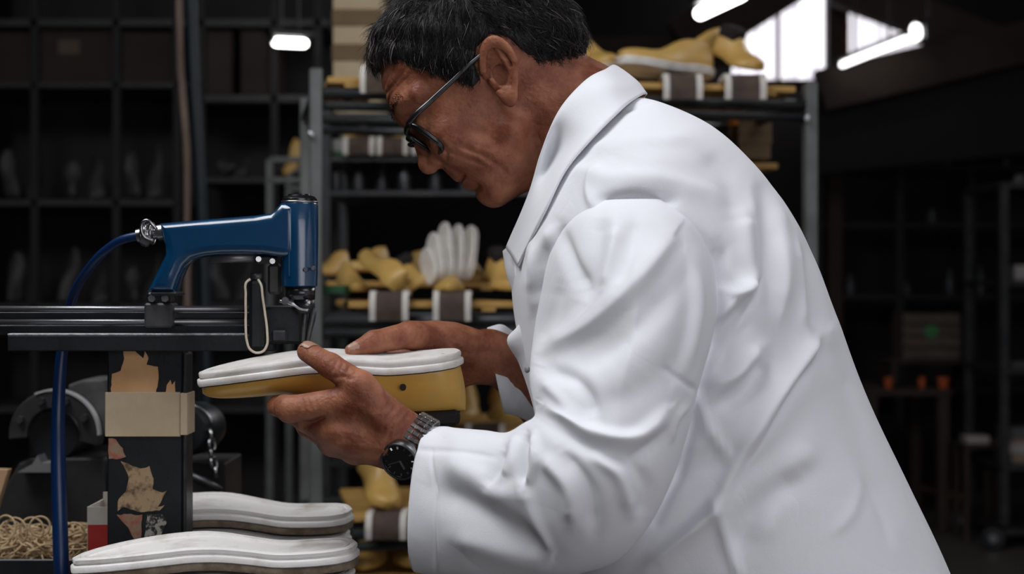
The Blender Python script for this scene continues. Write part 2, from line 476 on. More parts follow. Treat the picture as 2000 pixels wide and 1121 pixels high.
def surface(fn, lo, hi, res):
    """surface nets of fn(P) on a box; returns vertices and quads"""
    n = [int(math.ceil((hi[i] - lo[i]) / res)) + 1 for i in range(3)]
    ax = [np.asarray(lo[i] + res * np.arange(n[i]), np.float32) for i in range(3)]
    P = np.meshgrid(*ax, indexing='ij', sparse=False)
    D = fn(P).astype(np.float32)
    D[0] = D[-1] = 1e-3; D[:, 0] = D[:, -1] = 1e-3; D[:, :, 0] = D[:, :, -1] = 1e-3
    S = D < 0
    c = [S[i:n[0] - 1 + i, j:n[1] - 1 + j, k:n[2] - 1 + k] for i in (0, 1) for j in (0, 1) for k in (0, 1)]
    cnt = sum(x.astype(np.uint8) for x in c)
    act = (cnt > 0) & (cnt < 8)
    ijk = np.argwhere(act)
    idx = np.full(act.shape, -1, np.int32); idx[act] = np.arange(len(ijk))
    acc = np.zeros((len(ijk), 3), np.float32); num = np.zeros(len(ijk), np.float32)
    corners = [(i, j, k) for i in (0, 1) for j in (0, 1) for k in (0, 1)]
    for a in range(8):
        for b in range(a + 1, 8):
            A, B = corners[a], corners[b]
            if sum(abs(A[i] - B[i]) for i in range(3)) != 1: continue
            da = D[ijk[:, 0] + A[0], ijk[:, 1] + A[1], ijk[:, 2] + A[2]]
            db = D[ijk[:, 0] + B[0], ijk[:, 1] + B[1], ijk[:, 2] + B[2]]
            m = (da < 0) != (db < 0)
            t = np.where(m, da / np.where(m, da - db, 1), 0)
            for i in range(3):
                acc[:, i] += np.where(m, A[i] + t * (B[i] - A[i]), 0)
            num += m
    V = (ijk + acc / num[:, None]) * res + np.array(lo, np.float32)
    F = []
    for d in range(3):
        e, g = (d + 1) % 3, (d + 2) % 3
        s0 = [slice(None)] * 3; s1 = [slice(None)] * 3
        s0[d] = slice(0, -1); s1[d] = slice(1, None)
        a, b = S[tuple(s0)], S[tuple(s1)]
        ch = np.argwhere(a != b)
        ok = (ch[:, e] > 0) & (ch[:, g] > 0) & (ch[:, e] < n[e] - 1) & (ch[:, g] < n[g] - 1)
        ch = ch[ok]; fl = a[ch[:, 0], ch[:, 1], ch[:, 2]]
        q = []
        for (oe, og) in ((1, 1), (0, 1), (0, 0), (1, 0)):
            t = ch.copy(); t[:, e] -= oe; t[:, g] -= og
            q.append(idx[t[:, 0], t[:, 1], t[:, 2]])
        q = np.stack(q, 1)
        q[~fl] = q[~fl][:, ::-1]
        F.append(q)
    F = np.concatenate(F)
    return V, F[(F >= 0).all(1)]

def vnormals(V, F):
    n = np.zeros_like(V)
    a = np.cross(V[F[:, 2]] - V[F[:, 0]], V[F[:, 3]] - V[F[:, 1]])
    for k in range(4): np.add.at(n, F[:, k], a)
    return n / (np.linalg.norm(n, axis=1, keepdims=True) + 1e-12)

def smooth_noise(V, scale, seed=0):
    """cheap smooth noise as a sum of sines"""
    r = np.random.default_rng(seed); o = np.zeros(len(V))
    for i in range(7):
        d = r.normal(size=3); d /= np.linalg.norm(d)
        o += np.sin(V @ d * scale * r.uniform(.6, 1.7) + r.uniform(0, 6.28))
    return o / 7

# ---------------------------------------------------------------- the man: head frame (millimetres: f forward, s towards the camera, u up)
PITCH = math.atan2(.653, .757)
YAW = math.radians(3.0)
E_near = W(965, 165, 1.42)
HEAD_O = np.array([E_near.x, 1.50, E_near.z])
hF = np.array([-math.cos(PITCH) * math.cos(YAW), -math.sin(YAW), -math.sin(PITCH)])
hF /= np.linalg.norm(hF)
hS = np.array([0, -1, 0]) - hF * np.dot([0, -1, 0], hF); hS /= np.linalg.norm(hS)
hU = np.cross(hF, hS); hU = hU if hU[2] > 0 else -hU
def head_world(V):
    return HEAD_O + (V[:, :1] * hF + V[:, 1:2] * hS + V[:, 2:] * hU) * 0.001
def hp(f, s, u):
    return Vector(head_world(np.array([[f, s, u]], float))[0])

def skull(P):
    f, s, u = P; a = np.abs(s); Q = (f, a, u)
    d = sd_ell(P, (-3, 0, 47), (96, 75, 84))
    d = smin(d, sd_ell(P, (-42, 0, 22), (68, 66, 66)), 20)
    d = smin(d, sd_ell(P, (42, 0, -20), (50, 54, 66)), 24)                    # face mass
    d = smin(d, sd_cone(Q, (16, 50, -42), (62, 20, -76), 15, 14), 18)          # jaw
    d = smin(d, sd_ell(P, (69, 0, -74), (15, 20, 17)), 14)                     # chin
    d = smin(d, sd_ell(Q, (66, 37, -8), (20, 22, 24)), 18)                     # cheekbone
    d = smin(d, sd_ell(Q, (52, 32, -40), (20, 22, 24)), 14)                    # cheek
    d = smin(d, sd_chain(Q, [(84, 8, 46), (81, 30, 51), (66, 54, 45)], [10, 10, 8]), 12)   # brow
    d = smin(d, sd_ell(P, (70, 0, -40), (14, 23, 18)), 12)                     # muzzle
    return d

def head_sdf(P):
    f, s, u = P; a = np.abs(s); Q = (f, a, u)
    d = skull(P)
    d = smax(d, -sd_ell(Q, (94, 31, 22), (17, 19, 14)), 12)                    # eye sockets
    d = smin(d, sd_ell(Q, (74, 31, 21), (13.5, 15, 13)), 4)                    # eyes under lids
    # nose
    d = smin(d, sd_chain(P, [(84, 0, 36), (92, 0, 12), (98, 0, -6)], [7, 7.5, 9]), 7)
    d = smin(d, sd_ell(P, (99, 0, -10), (11.5, 12, 10.5)), 5)
    d = smin(d, sd_ell(Q, (88, 12.5, -12), (11, 7.5, 9)), 4)
    d = smax(d, -sd_ell(Q, (91.5, 8.5, -21), (6.5, 3.8, 5)), 2.5)
    # lips
    d = smin(d, sd_chain(Q, [(82, 0, -37), (78, 12, -39), (67, 25, -44)], [6.5, 5.5, 3]), 4)
    d = smin(d, sd_chain(Q, [(79, 0, -52), (75, 12, -52), (66, 24, -47)], [7, 6, 3]), 4)
    # creases: polylines in the side view (f,u), carved where the face turns sideways
    sw = np.clip((a - 14) / 14, 0, 1)
    def crease(pts, amp, w, wt=1.0):
        q, t, _ = seg2(f, u, pts)
        return amp * np.exp(-(q / w)**2) * np.clip(np.minimum(t, 1 - t) * 8 + .15, 0, 1) * wt
    e = 0
    e = e + crease([(92, -45), (78, -45), (66, -45)], 4.0, 1.7, np.clip((30 - a) / 6, 0, 1))
    e = e + crease([(84, -8), (76, -24), (66, -42), (60, -56)], 2.4, 2.4, sw)
    e = e + crease([(68, -20), (58, -40), (50, -62), (48, -76)], 2.4, 2.8, sw)
    e = e + crease([(58, 2), (42, -26), (36, -50)], 1.0, 4, sw)
    e = e + crease([(92, -63), (78, -62), (64, -60)], 3.0, 3.5, np.clip((28 - a) / 8, 0, 1))
    e = e + crease([(84, 0), (79, -8), (80, -17), (86, -22)], 1.8, 1.8, np.clip((a - 9) / 4, 0, 1))
    for uu, am in ((63, 1.5), (71, 1.5), (80, 1.2), (90, .8)):
        q = u - uu - 2.5 * np.sin(s * .06 + uu) - a * .06
        e = e + am * np.exp(-(q / 2.0)**2) * np.clip((f - 52) / 16, 0, 1)
    for k in range(2):
        e = e + crease([(-20 - 13 * k, -26 - 8 * k), (-14 - 13 * k, -60 - 8 * k), (-16 - 13 * k, -95)], 1.6, 2.6, sw)
    d = d + e
    # neck
    d = smin(d, sd_chain(P, [(-34, 0, -20), (-56, 0, -84), (-82, 0, -128)], [60, 55, 40], 20), 16)
    d = smin(d, sd_cone(P, (12, 0, -66), (-44, 0, -128), 36, 44), 22)
    d = smin(d, sd_ell(P, (22, 0, -72), (46, 36, 22)), 18)
    # ear
    er = a - 71 + (f + 8) * .42                                             # flares out backwards
    X, Z = f, u
    c, sn = math.cos(.38), math.sin(.38)
    ex = (X + 9) * c + (Z - 5) * sn; ez = -(X + 9) * sn + (Z - 5) * c         # ear axis upright
    rad = np.sqrt((ex / np.where(ez < 0, 15.5 + ez * .18, 18))**2 + (ez / 33)**2)
    plate = np.maximum((rad - 1) * 17, np.abs(er - 5.5) - 2.2)
    plate = np.maximum(plate, -(a - 60))
    rim_d = np.sqrt(((rad - .89) * 17)**2 + (er - 11)**2) - 3.5
    rim_d = np.where((ex > 6) & (ez < 4) & (ez > -16), rim_d + 3, rim_d)
    ear = smin(plate, rim_d, 2)
    anti, _, _ = seg2(ex, ez, [(-2, 20), (-7.5, 8), (-8, -6), (-2, -17), (4, -15)])
    ear = smin(ear, np.sqrt(anti**2 + (er - 8.6)**2) - 2.5, 1.5)
    ear = smin(ear, np.sqrt(((ex + 0) / 1.0)**2 + ((ez + 25) / 1.1)**2 + ((er - 8) * 1.2)**2) - 8, 4)
    ear = smin(ear, np.sqrt(((ex - 9))**2 + ((ez + 7) * .8)**2 + (er - 9)**2) - 4.2, 3)          # tragus
    d = smin(d, ear, 2.5)
    bowl = np.sqrt(((ex - 1) / 7.5)**2 + ((ez + 2) / 11)**2 + ((er - 10) / 13)**2)
    d = smax(d, -(bowl - 1) * 7, 1.5)
    sc = np.sqrt(((ex - 2) / 6)**2 + ((ez - 14) / 9)**2 + ((er - 11) / 4.5)**2)
    d = smax(d, -(sc - 1) * 4, 2)
    return d

HAIR_POLY = [(67, 97), (56, 84), (50, 66), (40, 46), (33, 36), (27, 26), (20, 13), (9, 14), (5, 28), (-8, 40), (-26, 42), (-38, 30), (-41, 10),
             (-47, -14), (-58, -30), (-76, -40), (-110, -50), (-150, -40), (-150, 170), (120, 170), (120, 112), (78, 104)]
def hair_sdf(P):
    f, s, u = P
    d = skull(P)
    reg = sd_poly(f, u + 0 * np.abs(s), HAIR_POLY)
    th = 3.0 + 9.0 * np.clip(-reg / 40, 0, 1) + 5 * np.clip((f - 40) / 30, 0, 1) * np.clip((u - 85) / 20, 0, 1)
    th = th + 1.6 * np.sin(f * .19 + s * .11) * np.sin(u * .16 + s * .13) + 1.1 * np.sin(f * .43 + u * .3 + s * .2)
    return smax(d - th, reg, 4)

# ---------------------------------------------------------------- hands (world metres, joints laid out along the grip)
def wv(px, py, Y): return tuple(W(px, py, Y))
def hand_chain(P, joints, rs, k=.004):
    return sd_chain(P, [wv(*j) for j in joints], [r * .001 for r in rs], k)

LH = dict(
    thumb=([(752, 818, 1.352), (704, 752, 1.343), (645, 714, 1.354), (600, 687, 1.376)], [15, 13, 11.6, 9.8]),
    index=([(678, 783, 1.350), (566, 799, 1.356), (556, 792, 1.388), (590, 790, 1.413)], [13.5, 12.4, 10, 8.5]),
    middle=([(655, 842, 1.364), (566, 803, 1.388), (542, 793, 1.415), (580, 794, 1.438)], [13, 11.2, 9.6, 8.5]),
    ring=([(654, 864, 1.376), (600, 832, 1.412), (582, 812, 1.442), (606, 806, 1.460)], [12, 10.4, 9, 8]),
    little=([(694, 880, 1.388), (646, 852, 1.425), (628, 828, 1.452), (642, 816, 1.468)], [11, 9.5, 8.2, 7.4]))
RH = dict(
    thumb=([(880, 664, 1.525), (800, 654, 1.485), (730, 668, 1.462), (686, 684, 1.450)], [18, 14, 11.5, 6.5]),
    index=([(838, 672, 1.535), (765, 706, 1.54), (722, 742, 1.525), (705, 768, 1.505)], [12.5, 10.5, 9.5, 8]),
    middle=([(852, 692, 1.55), (785, 735, 1.555), (752, 778, 1.535), (745, 800, 1.51)], [12.5, 10.5, 9.5, 8]),
    ring=([(870, 715, 1.555), (818, 765, 1.56), (795, 805, 1.54), (790, 822, 1.515)], [12, 10.3, 9, 8]),
    little=([(895, 735, 1.555), (860, 785, 1.555), (842, 815, 1.535), (838, 828, 1.515)], [11, 9.3, 8.3, 7.4]))

def left_hand(P):
    k = .005
    d = None
    for nm, (j, r) in LH.items():
        q = hand_chain(P, j, r)
        d = q if d is None else smin(d, q, .0035)
    palm = None
    for j, r in (((678, 785, 1.353), 14.5), ((652, 838, 1.364), 16.5), ((650, 858, 1.374), 15.5), ((694, 878, 1.382), 14)):
        q = sd_cone(P, wv(782, 862, 1.385), wv(*j), .021, r * .001)
        palm = q if palm is None else smin(palm, q, .010)
    palm = smin(palm, sd_cone(P, wv(782, 840, 1.375), wv(705, 760, 1.348), .021, .0135), .012)
    palm = smin(palm, sd_cone(P, wv(668, 832, 1.362), wv(602, 818, 1.376), .0165, .0125), .010)
    palm = smin(palm, sd_cone(P, wv(740, 858, 1.366), wv(690, 848, 1.366), .020, .019), .012)
    palm = smin(palm, sd_cone(P, wv(700, 770, 1.352), wv(672, 798, 1.358), .009, .010), .010)
    d = smin(d, palm, .008)
    d = smin(d, sd_chain(P, [wv(775, 866, 1.385), wv(820, 885, 1.378), wv(1000, 950, 1.345), wv(1180, 990, 1.32)], [.0245, .026, .034, .042]), .012)
    # knuckle creases, tendons and wrist wrinkles
    X = CX + P[0] * FPX / P[1]; Z = CY - (P[2] - CAMZ) * FPX / P[1]
    near = np.clip((1.40 - P[1]) / .02, 0, 1)
    e = 0
    for pts, a_, w_ in (([(590, 832), (612, 826), (640, 810)], 2.2, 4.5), ([(690, 742), (668, 735), (650, 738)], 1.3, 4), ([(672, 708), (660, 732)], 1.5, 2.6), ([(660, 704), (648, 726)], 1.2, 2.4), ([(650, 700), (640, 720)], .8, 2.4),
                        ([(684, 712), (674, 738)], 1.5, 2.6), ([(697, 720), (688, 744)], 1.2, 2.6), ([(790, 800), (768, 822), (758, 855)], 1.7, 3.4), ([(776, 790), (756, 815), (748, 845)], 1.3, 3.4), ([(800, 808), (780, 830), (770, 860)], 1.3, 3.4),
                        ([(764, 782), (744, 806), (736, 830)], 1.0, 3.4), ([(600, 776), (608, 800)], .9, 2.6), ([(588, 776), (596, 802)], .9, 2.6), ([(614, 775), (620, 798)], .8, 2.6)):
        q, t, _ = seg2(X, Z, pts)
        e = e + a_ * .001 * np.exp(-(q / w_)**2) * np.clip(np.minimum(t, 1 - t) * 6 + .2, 0, 1)
    for pts, a_, w_ in (([(770, 850), (725, 812), (685, 786)], 1.4, 11), ([(770, 866), (715, 850), (655, 842)], 1.2, 11), ([(765, 880), (660, 868)], 1.0, 9)):
        q, t, _ = seg2(X, Z, pts)
        e = e - a_ * .001 * np.exp(-(q / w_)**2)
    return d + e * near

def right_hand(P):
    d = None
    for nm, (j, r) in RH.items():
        q = hand_chain(P, j, r)
        d = q if d is None else smin(d, q, .0035)
    palm = None
    for j, r in (((838, 672, 1.535), 14), ((852, 692, 1.545), 15), ((870, 715, 1.55), 14), ((895, 735, 1.55), 13)):
        q = sd_cone(P, wv(962, 698, 1.558), wv(*j), .022, r * .001)
        palm = q if palm is None else smin(palm, q, .010)
    palm = smin(palm, sd_cone(P, wv(950, 684, 1.545), wv(815, 658, 1.495), .021, .0135), .012)
    palm = smin(palm, sd_cone(P, wv(900, 672, 1.53), wv(845, 660, 1.515), .018, .015), .012)
    d = smin(d, palm, .008)
    d = smin(d, sd_chain(P, [wv(955, 698, 1.558), wv(985, 706, 1.565), wv(1060, 770, 1.60), wv(1130, 850, 1.64)], [.026, .027, .036, .042]), .012)
    X = CX + P[0] * FPX / P[1]; Z = CY - (P[2] - CAMZ) * FPX / P[1]
    e = 0
    for pts, a_, w_ in (([(862, 650), (880, 672), (905, 684)], .9, 4), ([(876, 642), (895, 664), (925, 680)], .8, 4), ([(740, 655), (748, 680)], .8, 3), ([(752, 652), (758, 676)], .6, 3),
                        ([(900, 690), (940, 686), (975, 690)], 1.2, 6)):
        q, t, _ = seg2(X, Z, pts)
        e = e + a_ * .001 * np.exp(-(q / w_)**2) * np.clip(np.minimum(t, 1 - t) * 6 + .2, 0, 1)
    return d + e

def torso_core(P):
    """slim body below the coat: neck, trunk, arms, legs"""
    Q = (P[0], 1.5 + (P[1] - 1.5) * .75, P[2])
    d = sd_cone(P, wv(1085, 255, 1.5), wv(1185, 345, 1.5), .05, .06)
    d = smin(d, sd_chain(Q, [wv(1240, 400, 1.5), wv(1310, 560, 1.5), wv(1420, 820, 1.5), wv(1520, 1120, 1.5), wv(1560, 1300, 1.5)], [.07, .12, .135, .135, .13]), .05)
    d = smin(d, sd_chain(P, [wv(1240, 520, 1.38), wv(1230, 620, 1.31), wv(1195, 930, 1.285), wv(1150, 985, 1.32)], [.055, .05, .042, .038]), .03)
    d = smin(d, sd_chain(P, [wv(1200, 520, 1.62), wv(1160, 640, 1.69), wv(1150, 840, 1.70), wv(1110, 825, 1.63)], [.055, .05, .042, .036]), .03)
    for y in (1.40, 1.60):
        x0 = W(1560, 1300, 1.5).x
        d = smin(d, sd_chain(P, [(x0, y, .88), (x0 - .03, y, .5), (x0 + .02, y, .09)], [.095, .062, .045]), .03)
        d = smin(d, sd_cone(P, (x0 + .03, y, .055), (x0 - .12, y, .045), .04, .034), .03)
    return d

parts = []
Vh, Fh = surface(head_sdf, (-125, -100, -150), (125, 100, 140), 1.7)
parts.append((head_world(Vh), Fh))
def box_px(x0, y0, x1, y1, ya, yb):
    a, b = W(x0, y1, yb), W(x1, y0, yb)
    return (a.x, ya, a.z), (b.x, yb, b.z)
for fn, bx in ((left_hand, (505, 655, 1010, 1010, 1.29, 1.50)), (right_hand, (650, 600, 1090, 880, 1.40, 1.67))):
    lo, hi = box_px(*bx)
    parts.append(surface(fn, lo, hi, .0014))
parts.append(surface(torso_core, (-.05, 1.15, 0), (.55, 1.85, 1.55), .012))
off = 0; Vs, Fs = [], []
for v, f in parts:
    Vs.append(v); Fs.append(f + off); off += len(v)
Vb, Fb = np.concatenate(Vs), np.concatenate(Fs)
person = np_mesh('person', Vb, Fb, M['skin'])
tag(person, 'man in a white lab coat and dark glasses bending over a yellow shoe last', 'person')
# ---------------------------------------------------------------- hair: cap plus strands
def hair_material():
    m = bpy.data.materials.new('greying dark hair'); m.use_nodes = True
    nt = m.node_tree; b = nt.nodes['Principled BSDF']
    g = nt.nodes.new('ShaderNodeNewGeometry'); r = nt.nodes.new('ShaderNodeValToRGB')
    r.color_ramp.elements[0].position = .0; r.color_ramp.elements[0].color = (.006, .005, .005, 1)
    r.color_ramp.elements[1].position = 1; r.color_ramp.elements[1].color = (.12, .105, .10, 1)
    e = r.color_ramp.elements.new(.90); e.color = (.009, .0075, .007, 1)
    e = r.color_ramp.elements.new(.95); e.color = (.035, .03, .028, 1)
    nt.links.new(g.outputs['Random Per Island'], r.inputs['Fac']); nt.links.new(r.outputs['Color'], b.inputs['Base Color'])
    b.inputs['Roughness'].default_value = .42; b.inputs['Specular IOR Level'].default_value = .3
    return m
M['hair'] = hair_material()
M['hair_cap'] = mat('dark hair', (.007, .006, .006), .6, col2=(.014, .012, .011), nscale=300, bump=.5, bscale=500)
Vc, Fc = surface(hair_sdf, (-135, -95, -60), (112, 95, 152), 2.4)
hair = np_mesh('hair', head_world(Vc), Fc, M['hair_cap'], person)
Nc = vnormals(Vc, Fc)
# strands follow a combed flow: forwards on top, down at the sides and back
sel = np.where(sd_poly(Vc[:, 0], Vc[:, 2], HAIR_POLY) < -.5)[0]
pick = rng.choice(sel, 13000)
P0, N0 = Vc[pick], Nc[pick]
flow = np.stack([np.where(P0[:, 0] > -30, .8, -.15) + .3 * (P0[:, 2] > 95), np.sign(P0[:, 1]) * .15 + 0 * P0[:, 0], np.where(P0[:, 2] > 100, -.12, -.75) + 0 * P0[:, 0]], 1)
flow += rng.normal(scale=.28, size=flow.shape)
flow -= N0 * (flow * N0).sum(1, keepdims=True); flow /= np.linalg.norm(flow, axis=1, keepdims=True)
reg = sd_poly(P0[:, 0], P0[:, 2], HAIR_POLY)
Ls = rng.uniform(9, 24, len(pick)) * np.clip(-reg / 22 + .35, .3, 1)
Ls = np.where((P0[:, 0] > 55) & (P0[:, 2] > 88), Ls * 1.25, Ls)
side = np.cross(flow, N0); wd = rng.uniform(.22, .5, len(pick))
V, F = [], []
for k, t in enumerate((0, .35, .7, 1.0)):
    c = P0 - N0 * 1.0 + flow * (Ls * t)[:, None] + N0 * (1.4 + 3.2 * np.sin(t * 2.2) - 2.6 * t * t)[..., None] * rng.uniform(.6, 1.3, (len(pick), 1)) ** (0 if k == 0 else 0)
    w = (wd * (1 - t * .75))[:, None]
    V += [c - side * w, c + side * w, c + N0 * w * 1.2]
n = len(pick); V = np.stack(V, 1).reshape(-1, 3); base = np.arange(n)[:, None] * 12
for k in range(3):
    for a, b in ((0, 1), (1, 2), (2, 0)):
        F.append(np.concatenate([base + 3 * k + a, base + 3 * k + b, base + 3 * k + 3 + b, base + 3 * k + 3 + a], 1))
strands = np_mesh('hair_strands', head_world(V), np.concatenate(F), M['hair'], hair, False)
strands['kind'] = 'stuff'
M['hair_grey'] = mat('grey hair', (.22, .20, .185), .4)
gi = np.where((rng.random(n) < np.clip((P0[:, 0] - 15) / 60, 0, 1) * .10 + .012))[0]
gv = V.reshape(n, 12, 3)[gi] + N0[gi][:, None] * .5
gb = np.arange(len(gi))[:, None] * 12; GF = []
for k in range(3):
    for a, b in ((0, 1), (1, 2), (2, 0)):
        GF.append(np.concatenate([gb + 3 * k + a, gb + 3 * k + b, gb + 3 * k + 3 + b, gb + 3 * k + 3 + a], 1))
np_mesh('grey_strands', head_world(gv.reshape(-1, 3)), np.concatenate(GF), M['hair_grey'], hair, False)['kind'] = 'stuff'
# eyebrows
V, F = [], []
mb = MB()
for sd in (1, -1):
    for i in range(150):
        t = random.random(); f0 = 93 - 16 * t * t; s0 = (12 + 40 * t); u0 = 53 + 4 * math.sin(t * 2.2) + random.uniform(-3, 3)
        a = hp(f0 + 1, sd * s0, u0); b = hp(f0 + random.uniform(1, 5), sd * (s0 + random.uniform(2, 7)), u0 + random.uniform(-4, 2))
        mb.tube([a, (a + b) / 2 + Vector((0, 0, .0006)), b], [.0003, .00025, .00008], 3)
mb.build('eyebrows', M['hair'], person)['kind'] = 'stuff'

# ---------------------------------------------------------------- glasses
gl = bpy.data.objects.new('glasses', None); COL.objects.link(gl); gl.parent = person
gl['label'] = 'black rectangular glasses'
def lens_loop(sd, n=28, g=1.0):
    out = []
    for i in range(n):
        a = 2 * PI * i / n; ca, sa = math.cos(a), math.sin(a)
        x = 25.5 * g * math.copysign(abs(ca)**.5, ca); y = 20 * g * math.copysign(abs(sa)**.55, sa)
        s_ = 38 + x; u_ = 8 + y
        out.append(hp(97.5 - (28 - u_) * .26 - abs(s_ - 8)**2 * .0022, sd * s_, u_))
    return out
for sd in (1, -1):
    lp = lens_loop(sd)
    MB().tube(lp, .0031, 8, closed=True).build('rim', M['black_plastic'], gl, True)
    lg = lens_loop(sd, 28, .97)
    c = sum(lg, Vector()) / 28
    mbl = MB(); mbl.add(lg + [c], [(i, (i + 1) % 28, 28) for i in range(28)])
    glass = bpy.data.materials.get('spectacle glass')
    if glass is None:
        glass = bpy.data.materials.new('spectacle glass'); glass.use_nodes = True
        nt = glass.node_tree; nt.nodes.clear()
        o_ = nt.nodes.new('ShaderNodeOutputMaterial'); mx = nt.nodes.new('ShaderNodeMixShader'); tr = nt.nodes.new('ShaderNodeBsdfTransparent'); gs = nt.nodes.new('ShaderNodeBsdfGlossy')
        gs.inputs['Roughness'].default_value = .05; mx.inputs[0].default_value = .1; tr.inputs[0].default_value = (.8, .8, .8, 1)
        nt.links.new(tr.outputs[0], mx.inputs[1]); nt.links.new(gs.outputs[0], mx.inputs[2]); nt.links.new(mx.outputs[0], o_.inputs[0])
    mbl.build('lens', glass, gl, True)
    tp = [hp(93, sd * 65, 27), hp(88, sd * 70.5, 28), hp(60, sd * 75, 29), hp(30, sd * 78, 30), hp(6, sd * 80, 31), hp(-14, sd * 80, 29), hp(-32, sd * 77, 12)]
    MB().tube([Vector(p) for p in spline(tp, 30)], [.0031 - .0013 * i / 29 for i in range(30)], 8).build('temple', M['black_plastic'], gl, True)
MB().tube([Vector(p) for p in spline([hp(95.5, 13, 14), hp(101, 6, 18), hp(102, 0, 19), hp(101, -6, 18), hp(95.5, -13, 14)], 14)], .0019, 8).build('bridge', M['black_plastic'], gl, True)

# ---------------------------------------------------------------- coat
def loft(secs, nu, nv, e=2.3, lip=None):
    """secs: (right px, py, left px, py, Y, half depth [m]); returns grid of points (nu,nv,3)"""
    A = np.array([tuple(W(s[0], s[1], s[4])) for s in secs]); B = np.array([tuple(W(s[2], s[3], s[4])) for s in secs])
    C = (A + B) / 2; H = (A - B) / 2; b = np.array([s[5] for s in secs])
    wgt = np.linalg.norm(np.diff(C, axis=0), axis=1) * .5 + np.maximum(np.linalg.norm(np.diff(A, axis=0), axis=1), np.linalg.norm(np.diff(B, axis=0), axis=1)) * .5
    k = np.r_[0, np.cumsum(wgt)]
    t = np.linspace(0, k[-1], nu)
    C, H, b = interp(t, k, C), interp(t, k, H), interp(t, k, b)
    th = np.linspace(0, 2 * PI, nv, endpoint=False)
    c, s = np.cos(th), np.sin(th)
    c = np.sign(c) * np.abs(c)**(2 / e); s = np.sign(s) * np.abs(s)**(2 / e)
    kx = interp(t, k, np.array([s_[6] if len(s_) > 6 else 0. for s_ in secs]))
    G = C[:, None] + H[:, None] * c[None, :, None] + np.array([0, -1, 0.])[None, None] * (b[:, None] * s[None])[..., None]
    G[..., 0] += kx[:, None] * np.maximum(s[None], 0)
    ky = interp(t, k, np.array([s_[7] if len(s_) > 7 else 0. for s_ in secs]))
    G[..., 1] += ky[:, None] * np.maximum(-c[None], 0)
    if lip:
        rows = []
        cen = C[-1]
        for sc, back in ((.985, 0), (.965, 2), (.95, 8), (.93, 18)):
            rows.append(C[-1 - back] + (G[-1 - back] - C[-1 - back]) * sc)
        G = np.concatenate([G, np.stack(rows)])
    return G
def grid_faces(nu, nv, wrap=True):
    i = np.arange(nu - 1)[:, None]; j = np.arange(nv if wrap else nv - 1)[None]
    j2 = (j + 1) % nv
    return np.stack([(i * nv + j), (i * nv + j2), ((i + 1) * nv + j2), ((i + 1) * nv + j)], -1).reshape(-1, 4)

def apply_folds(V, F, strokes, camface=True, noise=0.0, nscale=30, seed=1):
    """push the cloth out (+) or in (-) along drawn fold lines: (points, depth mm, width left px, width right px)"""
    N = vnormals(V, F)
    # outward normals
    N = N * (1 if np.mean(((V - V.mean(0)) * N).sum(1)) > 0 else -1)
    Q = pix(V); X, Z = Q[:, 0].astype(np.float32), Q[:, 1].astype(np.float32)
    w = np.clip(-N[:, 1] * 2.2, 0, 1)
    disp = np.zeros(len(V))
    for st in strokes:
        pts, amp, wl, wr = st[:4]
        p = spline([(x, y, 0) for x, y in pts], 6 * len(pts))[:, :2] if len(pts) > 2 else np.array(pts, float)
        mx = 3 * max(wl, wr)
        m = np.where((X > p[:, 0].min() - mx) & (X < p[:, 0].max() + mx) & (Z > p[:, 1].min() - mx) & (Z < p[:, 1].max() + mx))[0]
        d, t, s = seg2(X[m], Z[m], [tuple(q) for q in p])
        ww = np.where(s > 0, wr, wl)
        tap = np.clip(np.minimum(t, 1 - t) * 5 + .25, 0, 1) ** .7
        disp[m] += amp * .001 * np.exp(-(d / ww)**2) * tap
    disp *= w
    if noise: disp += noise * smooth_noise(V, nscale, seed)
    return V + N * disp[:, None]

TORSO = [(1212, 208, 1095, 262, 1.5, .066), (1246, 197, 1058, 345, 1.5, .105), (1296, 212, 1030, 425, 1.5, .160), (1374, 252, 1008, 485, 1.5, .198), (1453, 322, 1000, 545, 1.5, .212),
         (1518, 404, 1004, 610, 1.5, .218), (1567, 486, 1018, 690, 1.5, .218), (1608, 592, 1040, 790, 1.5, .215), (1673, 760, 1065, 930, 1.5, .215), (1750, 922, 1080, 1075, 1.5, .22),
         (1842, 1122, 1095, 1240, 1.5, .225), (1925, 1400, 1140, 1460, 1.5, .235), (1970, 1640, 1190, 1660, 1.5, .24)]
SLEEVE = [(1298, 392, 1176, 392, 1.385, .03, 0, .03), (1350, 432, 1120, 425, 1.36, .07, 0, .05), (1384, 495, 1080, 485, 1.335, .095, 0, .068), (1397, 578, 1058, 575, 1.315, .098, 0, .07), (1388, 660, 1044, 655, 1.30, .095, 0, .05),
          (1362, 755, 1036, 735, 1.29, .092, 0, .03), (1338, 850, 1044, 790, 1.285, .090, 0, .02), (1308, 940, 1046, 808, 1.28, .088, 0, .01), (1268, 1020, 1040, 818, 1.28, .086), (1215, 1082, 1022, 828, 1.285, .082),
          (1130, 1116, 990, 846, 1.30, .078), (1030, 1128, 945, 842, 1.325, .074), (930, 1128, 890, 836, 1.35, .070), (868, 1124, 866, 832, 1.37, .064, -.006), (818, 1117, 838, 833, 1.380, .055, -.011)]
FARSLEEVE = [(1290, 440, 1130, 440, 1.62, .05), (1310, 520, 1080, 520, 1.66, .08), (1300, 640, 1060, 640, 1.69, .085), (1270, 760, 1050, 700, 1.70, .085), (1220, 860, 1045, 690, 1.69, .08),
             (1130, 885, 1030, 668, 1.665, .075), (1060, 850, 1000, 645, 1.63, .068), (1010, 812, 972, 634, 1.605, .064), (985, 806, 952, 640, 1.595, .062)]

